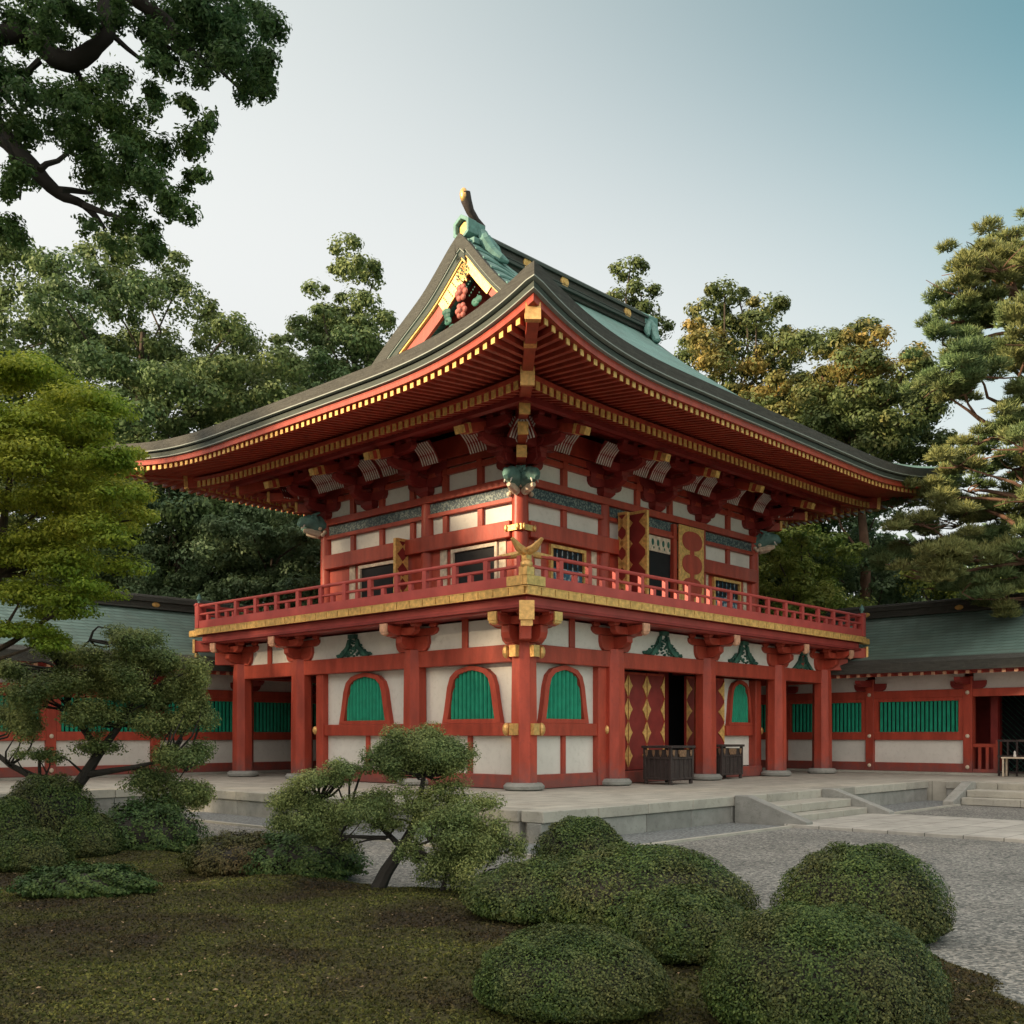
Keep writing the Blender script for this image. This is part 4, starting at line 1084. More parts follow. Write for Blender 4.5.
# ================================================================== OFFERING BOXES
def offering(label, u, v, wx, wy):
    o = thing('offering_box', label, 'offering box', G2W(u, v, P0), GR, 'wooden offering boxes at the gate door')
    m = MB(); m.box(.03, wx - .03, .03, wy - .03, .14, .80); m.build('box_body', 'wood', o)
    m = MB()
    for (a, b_) in ((0, 0), (wx - .07, 0), (0, wy - .07), (wx - .07, wy - .07)): m.box(a, a + .07, b_, b_ + .07, .10, .84)
    for z in (.10, .58): 
        m.box(.07, wx - .07, .005, .03, z, z + .05); m.box(.005, .03, .07, wy - .07, z, z + .05)
    for i in range(1, 5):
        a = wx*i/5; m.box(a - .012, a + .012, .012, .03, .15, .58)
        a = wy*i/5; m.box(.012, .03, a - .012, a + .012, .15, .58)
    m.box(-.03, wx + .03, -.03, .08, .841, .90); m.box(-.03, wx + .03, wy - .08, wy + .03, .841, .90); m.box(-.03, .08, .08, wy - .08, .841, .90); m.box(wx - .08, wx + .03, .08, wy - .08, .841, .90)
    m.build('frame', 'wood', o, bevel=.008)
    g = MB()
    for i in range(9): a = .12 + (wx - .24)*i/8; g.box(a - .015, a + .015, .08, wy - .08, .845, .885)
    g.split('top_grate', 'wood', o)
    for (a, b_) in ((.02, .02), (wx - .09, .02), (.02, wy - .09), (wx - .09, wy - .09)): MB().lathe(a + .035, b_ + .035, [(.045, 0), (.05, .05), (.035, .10)], 8).build('leg', 'wood', o)
    g = MB()
    for i in range(4):
        a = wx*(i + .5)/4; g.prism([(a - .05, .80), (a - .04, .70), (a, .64), (a + .04, .70), (a + .05, .80)], -.0, .012)
        b_ = wy*(i + .5)/4; g.prism([(b_ - .04, .80), (b_ - .03, .70), (b_, .64), (b_ + .03, .70), (b_ + .04, .80)], -.0, .012, ax='a')
    g.box(wx*.36, wx*.64, -.012, -.001, .64, .80)
    g.build('faded_gilt_plates', 'faded', o)
    return o
offering('dark wooden offering box left of the second pillar, in front of the gilded door', 3.95, -.98, .95, .8)
offering('dark wooden offering box half hidden behind the right side of a red pillar', 7.3, -.25, 1.05, .6)

# ================================================================== GROUND
def sheet(name, x0, x1, y0, y1, z, m):
    o = MB().add([(x0, y0, z), (x1, y0, z), (x1, y1, z), (x0, y1, z)], [(0, 1, 2, 3)]).build(name, m); tag(o, kind='structure'); return o
sheet('ground', -700, 700, -300, 1200, -.03, 'floor')
sheet('gravel_court', -30, 34, -6, 40, -.008, 'gravel')
BX = [-20, -6, -4.6, -3.6, -2.8, -1.5, 0, 1.5, 2.6, 3.3, 3.6]; BY = [15.4, 15.2, 14.6, 13.6, 12.7, 11.9, 11.2, 10.2, 9.2, 7.8, 6.0]
def lawnf(X, Y):
    return np.minimum(np.interp(X, BX, BY) - Y, 3.55 - X - .03*(8 - Y))
def vnoise(X, Y, s, seed):
    r = np.random.default_rng(seed); g = r.random((64, 64)); x = X*s % 63; y = Y*s % 63
    xi = np.floor(x).astype(int); yi = np.floor(y).astype(int); fx = x - xi; fy = y - yi; fx = fx*fx*(3-2*fx); fy = fy*fy*(3-2*fy)
    return (g[xi, yi]*(1-fx) + g[xi+1, yi]*fx)*(1-fy) + (g[xi, yi+1]*(1-fx) + g[xi+1, yi+1]*fx)*fy
def lawnz(X, Y):
    X = np.asarray(X, float); Y = np.asarray(Y, float)
    f = lawnf(X, Y) + .25*(vnoise(X + 30, Y + 30, 2.1, 1) - .5)
    t = np.clip(f/.9, 0, 1); t = t*t*(3-2*t)
    return -.06 + .13*t + t*(.09*(vnoise(X + 30, Y + 30, .8, 2) - .5) + .03*(vnoise(X + 30, Y + 30, 4, 3) - .5) + .012*(vnoise(X + 30, Y + 30, 13, 4) - .5))
xs = np.arange(-14, 3.8, .07); yl = np.arange(3.2, 16, .07)
XX, YY = np.meshgrid(xs, yl); ZZ = lawnz(XX, YY)
nx_, ny_ = len(xs), len(yl)
me = bpy.data.meshes.new('moss_lawn'); vv = np.stack([XX, YY, ZZ], -1).reshape(-1, 3)
idx = (np.arange(ny_-1)[:, None]*nx_ + np.arange(nx_-1)[None]).reshape(-1); ff = np.stack([idx, idx+1, idx+nx_+1, idx+nx_], 1)
def mesh_np(name, V_, F_, m, smooth=False):
    me = bpy.data.meshes.new(name); k = F_.shape[1]
    me.vertices.add(len(V_)); me.vertices.foreach_set('co', V_.astype(np.float32).ravel())
    me.loops.add(F_.size); me.loops.foreach_set('vertex_index', F_.astype(np.int32).ravel())
    me.polygons.add(len(F_)); me.polygons.foreach_set('loop_start', np.arange(0, F_.size, k, dtype=np.int32))
    try: me.polygons.foreach_set('loop_total', np.full(len(F_), k, dtype=np.int32))
    except Exception: pass
    if smooth: me.polygons.foreach_set('use_smooth', np.ones(len(F_), dtype=bool))
    me.update(calc_edges=True); me.validate()
    me.materials.append(M[m] if isinstance(m, str) else m)
    o = bpy.data.objects.new(name, me); COL.objects.link(o); return o
tag(mesh_np('moss_lawn', vv, ff, 'moss', True), kind='structure')

# ================================================================== FOLIAGE
def leafmat(name, col, col2=None, var=.25, vs=1.2, isl=.35, tr=.3, **k):
    return mat(name, col, .55, var, vs, col2=col2, island=isl, trans=tr, spec=.25, **k)
M['l_camphor'] = leafmat('camphor_leaves', (.052, .105, .038), (.085, .15, .035), tr=.45)
M['l_topiary'] = leafmat('clipped_azalea_leaves', (.064, .108, .026), (.085, .10, .032), vs=3, tr=.2, isl=.65, c2scale=2.2)
M['l_shrub'] = leafmat('low_shrub_leaves', (.042, .088, .026), (.065, .11, .028), vs=3, tr=.15, isl=.5)
M['l_brown'] = leafmat('brownish_shrub_leaves', (.065, .080, .022), (.095, .075, .028), vs=3, tr=.15, isl=.5)
M['l_garden'] = leafmat('garden_tree_leaves', (.14, .20, .07), (.26, .30, .10), vs=3, tr=.3, isl=.5)
M['l_maple'] = leafmat('maple_leaves', (.21, .31, .035), (.37, .39, .05), vs=1.5, tr=.4, isl=.35)
M['l_dark'] = leafmat('dark_evergreen_leaves', (.095, .16, .085), (.15, .21, .095), vs=.8)
M['l_mid'] = leafmat('mid_green_leaves', (.098, .160, .062), (.16, .205, .072), vs=.5)
M['l_yellow'] = leafmat('yellowing_leaves', (.10, .135, .045), (.33, .25, .07), vs=.7, c2scale=.33, c2lo=.53, c2hi=.66)  # low sun's gold on the treetops, painted in as yellow clumps
M['l_bright'] = leafmat('fresh_green_leaves', (.19, .27, .06), (.32, .35, .08), vs=.9, c2scale=.5)
M['l_pine'] = leafmat('pine_needles', (.115, .18, .07), (.20, .215, .075), vs=.9, tr=.15, c2scale=.4, c2lo=.42, c2hi=.6)
M['litter'] = mat('fallen_leaves', (.22, .16, .09), .9, .5, 40, island=.5)
M['grassblade'] = mat('moss_tufts', (.074, .082, .018), .9, .4, 1.2, island=.6, col2=(.045, .035, .014), c2scale=.75, c2lo=.44, c2hi=.62)

def unit(a): return a / (np.linalg.norm(a, axis=-1, keepdims=True) + 1e-9)
def rdir(n): return unit(rng.normal(size=(n, 3)))
def leaf_obj(name, P, N, L, m, parent=None, aspect=.5, loc=None):
    n = len(P); N = unit(N); t = unit(np.cross(N, rdir(n))); b = np.cross(N, t)
    L = np.broadcast_to(L, (n,))[:, None]
    v = np.stack([P - t*L*.5, P - b*L*aspect*.5 - t*L*.06 + N*L*.06, P + t*L*.5, P + b*L*aspect*.5 - t*L*.06 + N*L*.06], 1).reshape(-1, 3)
    if loc is not None: v = v - np.array(loc)
    f = np.arange(4*n).reshape(n, 4)
    o = mesh_np(name, v, f, m)
    if parent: o.parent = parent
    return o
NZ = .75
def clump(c, r, n, shell=.35, up=.25, bottom=1.0):
    d = rdir(n); 
    if bottom < 1: d[:, 2] = np.where(d[:, 2] < 0, d[:, 2]*bottom, d[:, 2])
    rr = 1 - shell*rng.random((n, 1))**1.3 + .06*rng.normal(size=(n, 1))
    P = np.array(c) + d*rr*np.array(r)
    N = d/np.array(r); N = unit(N) + NZ*rdir(n) + np.array([0, 0, up])
    return P, N
def at(px, py, Y): return np.array([(px - 512)/F*Y, Y, EYE + (HZ - py)/F*Y])
def at0(px, Y, z=0.): return np.array([(px - 512)/F*Y, Y, z])

def limb(mb, a, b, r0, r1, sag=.08, n=6, k=6):
    a = np.array(a, float); b = np.array(b, float); L = np.linalg.norm(b - a); j = rng.normal(size=3)*L*sag
    pts = []; rs = []
    for i in range(n + 1):
        t = i/n; pts.append(a + (b - a)*t + j*math.sin(math.pi*t) + rng.normal(size=3)*L*.012*(0 < i < n)); rs.append(r0 + (r1 - r0)*t)
    mb.tube(pts, rs, k); return pts
def big_tree(name, label, base, height, crown_lo, rx, ry, m, nclump, nleaf, leaf, shape='round', group=None, bark='bark', tr=.35, puff=(.75, 1.3), cat='tree', seed=1, aspect=.6):
    global rng
    rng = np.random.default_rng(seed)
    base = np.array(base, float)
    root = thing(name, label, cat, tuple(base), 0, group)
    cz = (crown_lo + height)/2; rz = (height - crown_lo)/2
    cs = []
    tries = 0
    while len(cs) < nclump and tries < nclump*30:
        tries += 1
        d = rdir(1)[0]; q = rng.random()**.4
        h = d[2]*q           # -1..1
        if shape == 'cone': w = (1 - (h + 1)/2)**.75*1.05 + .10
        elif shape == 'cone2': w = min(1.0, (1 - (h + 1)/2)**.6*1.15 + .16)
        elif shape == 'spread': w = math.sqrt(max(0, 1 - h*h))*(1.15 if h < 0 else 1.0)
        else: w = 1.0
        p = np.array([d[0]*q*rx*w, d[1]*q*ry*w, cz + h*rz])
        s = rng.uniform(*puff)
        if any(np.linalg.norm(p - c[0]) < .55*(s + c[1]) for c in cs): continue
        cs.append((p, s))
    tk = MB(); topz = crown_lo + (height - crown_lo)*.75
    tp = limb(tk, (0, 0, -.1), (rng.normal()*.3, rng.normal()*.3, topz), tr, tr*.25, .03, 8, 9)
    for p, s in cs[:40]:
        t = min(.97, max(.25, (p[2] - .25*abs(p[0]) - 1)/topz)); i = int(t*8); a = tp[min(i, 8)]
        limb(tk, a, p, tr*.32*(1 - t*.6), .03, .08, 4, 5)
    tk.build('trunk', bark, root, smooth=True); nleaf = int(nleaf*(1.4 if leaf < .3 else 1))
    Ps = []; Ns = []; tot = sum(s**2 for _, s in cs)
    for p, s in cs:
        n = int(nleaf*s*s/tot); sub = max(3, int(5*s)); k = max(1, n//(sub + 2))
        P, N = clump(p, (s*.9, s*.9, s*.62), 2*k, .5); Ps.append(P); Ns.append(N)
        for _ in range(sub):
            d = rdir(1)[0]; d[2] = abs(d[2])*.9 - .15
            c2 = p + d*np.array([s, s, s*.65])*.75; r2 = s*rng.uniform(.28, .5)
            P, N = clump(c2, (r2, r2, r2*.75), k, .6); Ps.append(P); Ns.append(N)
    P = np.concatenate(Ps); N = np.concatenate(Ns)
    leaf_obj('crown', P, N, leaf*rng.uniform(.6, 1.3, len(P)), m, root, aspect)
    return root

def trees():
    global NZ
    NZ = .5
    G = 'tall trees behind the gate'
    big_tree('broadleaf_tree', 'huge broad-crowned tree with rounded clumps at upper left behind the maple', at0(140, 38), 19.9, 5.5, 6.3, 4.5, 'l_mid', 150, 130000, .155, 'spread', G, puff=(.8, 1.5), seed=11)
    big_tree('broadleaf_tree', 'tall tree at the far left edge, seen under the overhanging branches', at0(-20, 41), 21.5, 5, 5.5, 5, 'l_mid', 90, 60000, .19, 'round', G, puff=(.9, 1.7), seed=12)
    big_tree('broadleaf_tree', 'tall loose-crowned tree just left of the roof gable', at0(348, 42), 21.6, 5.0, 4.0, 3.2, 'l_mid', 160, 100000, .155, 'cone2', G, puff=(.6, 1.1), seed=13)
    big_tree('broadleaf_tree', 'shorter rounded tree filling the gap between the huge tree and the left roof slope', at0(262, 44), 18.0, 4.0, 4.0, 3.2, 'l_dark', 120, 70000, .16, 'round', G, puff=(.7, 1.2), seed=41)
    big_tree('broadleaf_tree', 'green tree low between the ridge end and the yellowing trees', at0(800, 45), 16.5, 4.0, 4.2, 3.2, 'l_dark', 110, 60000, .17, 'round', G, puff=(.7, 1.2), seed=42)
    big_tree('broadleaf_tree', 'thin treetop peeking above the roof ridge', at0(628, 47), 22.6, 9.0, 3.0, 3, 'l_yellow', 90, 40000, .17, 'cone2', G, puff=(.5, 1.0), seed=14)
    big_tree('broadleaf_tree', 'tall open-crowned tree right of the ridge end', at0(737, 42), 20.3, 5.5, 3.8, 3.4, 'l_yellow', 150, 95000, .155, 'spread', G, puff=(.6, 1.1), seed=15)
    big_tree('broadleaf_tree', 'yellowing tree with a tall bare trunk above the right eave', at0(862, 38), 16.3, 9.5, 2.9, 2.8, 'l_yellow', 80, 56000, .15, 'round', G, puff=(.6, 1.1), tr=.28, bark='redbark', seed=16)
    G2 = 'lower trees behind the cloister roofs'
    big_tree('broadleaf_tree', 'fresh green rounded tree just right of the gate balcony', at0(795, 36.5), 9.4, 2.0, 2.4, 2, 'l_bright', 60, 44000, .13, 'round', G2, puff=(.5, .95), tr=.18, seed=17)
    big_tree('broadleaf_tree', 'dark rounded tree behind the right cloister ridge, beside the bare trunk', at0(880, 39), 9.5, 1.5, 3.6, 2.5, 'l_dark', 80, 50000, .14, 'round', G2, puff=(.6, 1.1), tr=.2, seed=18)
    big_tree('broadleaf_tree', 'dark dense tree left of the balcony, above the left cloister ridge', at0(275, 36), 10.0, 1.0, 3.5, 2.5, 'l_dark', 90, 70000, .13, 'round', G2, puff=(.6, 1.1), tr=.2, seed=19)
    big_tree('broadleaf_tree', 'dark dense tree between the maple and the balcony, below the left eave tip', at0(185, 37), 11.5, 1.5, 3.2, 2.5, 'l_dark', 90, 60000, .14, 'round', G2, puff=(.6, 1.2), tr=.2, seed=20)
    big_tree('broadleaf_tree', 'dark tree behind the left cloister, mostly hidden by the maple', at0(70, 38), 10.8, 1.5, 4, 2.5, 'l_dark', 50, 24000, .18, 'round', G2, puff=(.7, 1.2), tr=.2, seed=21)
    big_tree('broadleaf_tree', 'green tree behind the gate, glimpsed past the eave brackets', at0(700, 43), 10.5, 1.5, 3.6, 2.5, 'l_dark', 60, 26000, .18, 'round', G2, puff=(.7, 1.2), tr=.2, seed=22)
    big_tree('broadleaf_tree', 'low green tree behind the right end of the cloister roof, under the pine', at0(985, 37), 8.8, 1.5, 3.4, 2.5, 'l_bright', 70, 44000, .14, 'spread', G2, puff=(.6, 1.0), tr=.2, seed=23)
G3 = 'grove trees along the left side of the court'
lab = ['grove tree standing nearest the camera on the left', 'second grove tree on the left of the court', 'third grove tree on the left of the court', 'fourth grove tree on the left of the court', 'farthest grove tree on the left of the court']
trees(); NZ = .75
for i, (x, y, h) in enumerate(((-24, -10, 14), (-25, -1, 15), (-24, 8, 15), (-27, 17, 15.5), (-28, 26, 15.5))):  # row out of view, added to keep the low sun off the lower gate
    big_tree('broadleaf_tree', lab[i], (x, y, 0), h, 1.5, 5.8, 5.8, 'l_dark', 70, 15000, .5, 'round', G3, puff=(1.2, 2.0), seed=30 + i)
# distant wood closing the horizon
rng = np.random.default_rng(50)
Ps = []; Ns = []
for i in range(300):
    x = rng.uniform(-75, 75); y = rng.uniform(52, 66); h = rng.uniform(1, 12.0) 
    P, N = clump((x, y, h), (2.6, 2.2, 2.0), 330, .6); Ps.append(P); Ns.append(N)
tag(leaf_obj('distant_wood', np.concatenate(Ps), np.concatenate(Ns), .5, 'l_dark', None, .7), 'dense dark wood closing the view behind the shrine', 'woodland', kind='stuff')

# ---- pine at right
rng = np.random.default_rng(77)
pine = thing('pine_tree', 'tall red-barked pine with layered needle pads at the right edge', 'pine tree', tuple(at0(1050, 30)))
pb = np.array(pine.location)
def needles(c, r, n, L=.19, k=6):
    # tufts of needles: n tufts, k blades each
    d = rdir(n); d[:, 2] = np.where(d[:, 2] < 0, d[:, 2]*.4, d[:, 2]); P = np.array(c) + d*np.array(r)*(1 - .6*rng.random((n, 1))**1.2)
    ax = unit(d*np.array([.6, .6, .4]) + np.array([0, 0, .7]))
    P = np.repeat(P, k, 0); ax = np.repeat(ax, k, 0); dr = unit(ax + .85*rdir(n*k)); w = unit(np.cross(dr, rdir(n*k)))*.013
    Ln = L*rng.uniform(.6, 1.1, (n*k, 1))
    v = np.stack([P - w, P + w, P + dr*Ln + w*.3, P + dr*Ln - w*.3], 1).reshape(-1, 3)
    return v
pads = [(1000, 238, 34, 12), (965, 250, 40, 12), (1035, 245, 36, 14), (985, 268, 44, 12), (955, 290, 38, 12), (1010, 292, 40, 12), (945, 318, 36, 12), (985, 322, 42, 12), (1030, 318, 36, 12), (935, 343, 30, 10), (970, 348, 30, 10),
        (1000, 358, 50, 11), (1040, 362, 36, 12), (965, 372, 40, 10), (925, 384, 24, 9), (950, 390, 26, 8), (990, 425, 32, 9), (965, 440, 24, 7), (1025, 420, 28, 9),
        (945, 462, 32, 10), (1000, 465, 36, 10), (925, 492, 34, 12), (965, 488, 34, 11), (1015, 498, 30, 10), (915, 520, 34, 12), (955, 522, 36, 12), (930, 545, 36, 12), (985, 540, 34, 10), (1040, 470, 30, 12), (900, 560, 30, 12), (1045, 535, 30, 12), (985, 570, 40, 12), (1040, 580, 40, 14), (950, 585, 36, 12), (1010, 445, 30, 10), (1040, 500, 30, 14), (975, 510, 34, 12), (1010, 520, 36, 14), (965, 555, 38, 14), (1015, 555, 40, 16), (925, 572, 36, 14), (1000, 595, 44, 16), (1020, 395, 30, 9), (1020, 340, 30, 12), (1000, 258, 36, 12)]
pv = []; pt = MB()
trunk_px = [(1050, 735), (1058, 640), (1052, 560), (1036, 500), (1026, 440), (1040, 390), (1034, 330), (1014, 290), (1008, 262)]
tpts = [at(a, b_, 30) for a, b_ in trunk_px]; tpts[0][2] = -.05
pt.tube([p - pb for p in tpts], [.34, .30, .27, .24, .21, .17, .13, .09, .03], 10)
pc = []
for (a, b_, w_, h_) in pads:
    a += 14 if b_ < 480 else 4; w_ *= .86; h_ *= 1.25; dY = rng.uniform(-1.8, 1.8); c = at(a, b_, 30 + dY); s = 30/F
    for q in range(11):
        c2 = c + np.array([rng.uniform(-1, 1)*w_*s*1.05, rng.normal()*.6, rng.normal()*h_*s*.42]); rr = rng.uniform(.45, 1)
        pv.append(needles(c2 - pb, (w_*s*.34*rr + .12, w_*s*.34*rr + .12, h_*s*.38*rr + .06), int(rr*w_*3.8)))
    t = min(range(2, 9), key=lambda i: abs(tpts[i][2] - (c[2] - .6))); limb(pt, tpts[t] - pb, c - pb + np.array([0, 0, -.1]), .085, .02, .12, 6, 6)
    for q in range(6): limb(pt, c - pb + np.array([0, 0, -.12]), c - pb + rng.normal(size=3)*np.array([w_*s*.7, .5, .12]), .03, .01, .1, 3, 4)
pt.build('trunk', 'redbark', pine, smooth=True)
pv = np.concatenate(pv); o = mesh_np('crown', pv, np.arange(len(pv)).reshape(-1, 4), 'l_pine'); o.parent = pine

# ---- Japanese maple at left
rng = np.random.default_rng(88)
YM = 14.0
mp = thing('maple_tree', 'bright yellow-green maple with layered foliage at the left edge', 'maple tree', tuple(at0(-30, YM)))
mb0 = np.array(mp.location); Ps = []; Ns = []; tk = MB()
tr_ = [np.array([0, 0, -.05]), np.array([.1, 0, 1.2]), np.array([.0, .1, 2.6]), np.array([.3, .1, 3.8]), np.array([.5, .1, 5.2])]
tk.tube(tr_, [.17, .14, .11, .08, .03], 8)
outl = [(20, 375, 60, 22), (70, 395, 50, 20), (40, 420, 70, 24), (95, 430, 40, 20), (20, 455, 70, 26), (85, 465, 55, 24), (115, 490, 42, 22), (50, 500, 70, 26), (128, 490, 30, 16), (120, 455, 26, 14), (105, 410, 24, 14), (135, 520, 24, 14), (95, 530, 50, 22), (30, 545, 70, 24),
        (75, 565, 55, 20), (20, 590, 60, 20), (60, 605, 50, 18), (10, 630, 45, 16), (-30, 400, 60, 26), (-40, 470, 60, 30), (-40, 550, 60, 30), (-30, 620, 40, 20), (45, 640, 36, 14), (90, 590, 34, 14), (-60, 430, 60, 40), (-80, 520, 60, 40)]
for (a, b_, w_, h_) in outl:
    s = YM/F
    for q in range(6):
        Yq = YM + rng.uniform(-1.3, 1.3); c = at(a + rng.normal()*w_*.36, b_ + rng.normal()*h_*.36, Yq) - mb0
        P, N = clump(c, (w_*s*.55, w_*s*.5, h_*s*.62), int(w_*h_*.8), .8, up=.55, bottom=.7)
        P[:, 2] -= .35*((P[:, 0] - c[0])**2 + (P[:, 1] - c[1])**2)
        Ps.append(P); Ns.append(N)
    c = at(a, b_, YM) - mb0; t = min(range(1, 5), key=lambda i: abs(tr_[i][2] - c[2] + .5)); limb(tk, tr_[t], c, .04, .01, .1, 5, 5)
tk.build('trunk', 'bark', mp, smooth=True)
P = np.concatenate(Ps); leaf_obj('crown', P, np.concatenate(Ns), .055*rng.uniform(.6, 1.3, len(P)), 'l_maple', mp, .55)

# ---- camphor branches overhead
rng = np.random.default_rng(99)
YC = 8.6
cm = thing('camphor_tree', 'dark camphor tree reaching its thick bent boughs into the top left corner', 'tree', (-6.6, 9.2, 0))
cb = np.array(cm.location); tk = MB(); s = YC/F
tk.tube([np.array(p) for p in ((0, 0, -.1), (.1, 0, 1.5), (.05, -.1, 3.2), (.0, -.2, 5.0), (.2, -.2, 6.6), (.4, -.2, 8.0))], [.48, .38, .34, .30, .24, .12], 12)
def smooth_path(p, r, k=4):
    P = [np.array(q, float) for q in p]; out = []; rr = []
    for i in range(len(P) - 1):
        p0, p1, p2, p3 = P[max(i-1, 0)], P[i], P[i+1], P[min(i+2, len(P)-1)]
        for j in range(k):
            t = j/k; out.append(.5*((2*p1) + (p2-p0)*t + (2*p0-5*p1+4*p2-p3)*t*t + (3*p1-p0-3*p2+p3)*t**3)); rr.append((r[i] + (r[i+1]-r[i])*t)*(1 + .07*rng.normal()))
    return out + [P[-1]], rr + [r[-1]]
def pxl(lst, Y=YC): return [at(a, b_, Y) - cb for a, b_ in lst]
B1 = [np.array([.0, -.2, 6.2])] + pxl([(-60, 50), (0, 36), (30, 30), (48, 52), (70, 62), (92, 50), (108, 30), (104, 5), (112, -30), (130, -60)])
tk.tube(*smooth_path(B1, [.18, .11, .08, .072, .078, .08, .07, .062, .055, .04, .02]), 12)
B2 = [np.array([.05, -.2, 4.8])] + pxl([(-50, 110), (0, 135), (30, 165), (58, 193), (84, 205), (105, 228)], 8.9)
tk.tube(*smooth_path(B2, [.16, .10, .08, .07, .05, .035, .012]), 12)
B3 = [np.array([.3, -.2, 7.4])] + pxl([(60, -60), (125, -10), (150, 10), (168, 22), (178, 45), (184, 60)], 8.3)
tk.tube(*smooth_path(B3, [.14, .09, .06, .05, .045, .03, .012]), 12)
for (a0, a1) in (((0, 90), (30, 130)), ((40, 60), (35, 110)), ((70, 62), (100, 130)), ((105, 20), (160, 60)), ((168, 22), (230, 40)), ((150, 10), (210, 70)), ((60, 190), (130, 180)), ((40, 170), (90, 130)), ((0, 135), (20, 200)), ((105, 30), (60, 0)), ((178, 45), (240, 90)), ((130, -10), (230, 0)), ((84, 205), (140, 225))):
    limb(tk, at(*a0, YC) - cb, at(*a1, YC + rng.uniform(-.4, .4)) - cb, .03, .008, .1, 5, 5)
tk.build('trunk', 'darkbark', cm, smooth=True)
lob = [(205, 20, 40, 26, 1.0), (250, 15, 34, 22, .9), (225, 50, 40, 24, .95), (262, 62, 20, 26, .9), (245, 85, 26, 22, .85), (225, 40, 50, 30, .5), (175, 10, 34, 14, .5), (190, 60, 22, 12, .35), (150, 30, 24, 18, .3),
       (20, 15, 30, 16, .8), (65, 10, 34, 12, .7), (115, 5, 30, 10, .5), (15, 75, 28, 14, .6), (40, 95, 40, 22, .8), (80, 100, 36, 24, .7), (20, 130, 34, 26, .9), (65, 135, 44, 28, 1.0), (110, 115, 36, 26, .55), (150, 92, 24, 22, .5), (135, 135, 40, 26, .8), (180, 150, 32, 22, .85),
       (195, 178, 20, 14, .9), (100, 165, 46, 24, .9), (150, 180, 40, 24, .9), (175, 205, 26, 22, .85), (130, 215, 34, 20, .55), (155, 235, 26, 20, .9), (105, 195, 30, 14, .4), (10, 185, 18, 26, .7), (5, 225, 26, 22, .9), (25, 170, 26, 16, .6), (150, 110, 20, 12, .4), (-30, 60, 40, 80, .8), (-50, 180, 50, 60, .8),
       (150, 55, 26, 20, .8), (110, 85, 30, 18, .8), (60, 35, 30, 16, .7), (25, 50, 26, 16, .8), (85, 20, 30, 16, .7), (130, 20, 30, 16, .9), (170, 35, 30, 20, .8), (200, 75, 26, 14, .6), (180, 100, 20, 14, .6), (270, 30, 20, 20, .9), (268, 90, 16, 14, .8), (205, 125, 16, 14, .7), (90, 225, 20, 10, .5),
       (160, 250, 16, 8, .8), (120, 245, 26, 7, .5), (60, -30, 70, 30, .8), (200, -30, 80, 30, .8), (130, -60, 90, 40, .7)]
Ps = []; Ns = []
for (a, b_, w_, h_, dn) in lob:
    for q in range(5):
        Yq = YC + rng.uniform(-.9, 1.1); c = at(a + rng.normal()*w_*.33, b_ + rng.normal()*h_*.33, Yq) - cb
        P, N = clump(c, (w_*s*.5, w_*s*.6, h_*s*.52), int(w_*h_*.62*dn**.8), .9, up=.4); Ps.append(P); Ns.append(N)
# a fuller crown above and left of the picture
for q in range(60):
    d = rdir(1)[0]; c = np.array([-.8 + d[0]*3.2, d[1]*4.0 - .8, 9.2 + abs(d[2])*2.4]); P, N = clump(c, (.9, .9, .6), 420, .8); Ps.append(P); Ns.append(N)
P = np.concatenate(Ps); leaf_obj('crown', P, np.concatenate(Ns), .042*rng.uniform(.6, 1.3, len(P)), 'l_camphor', cm, .52)

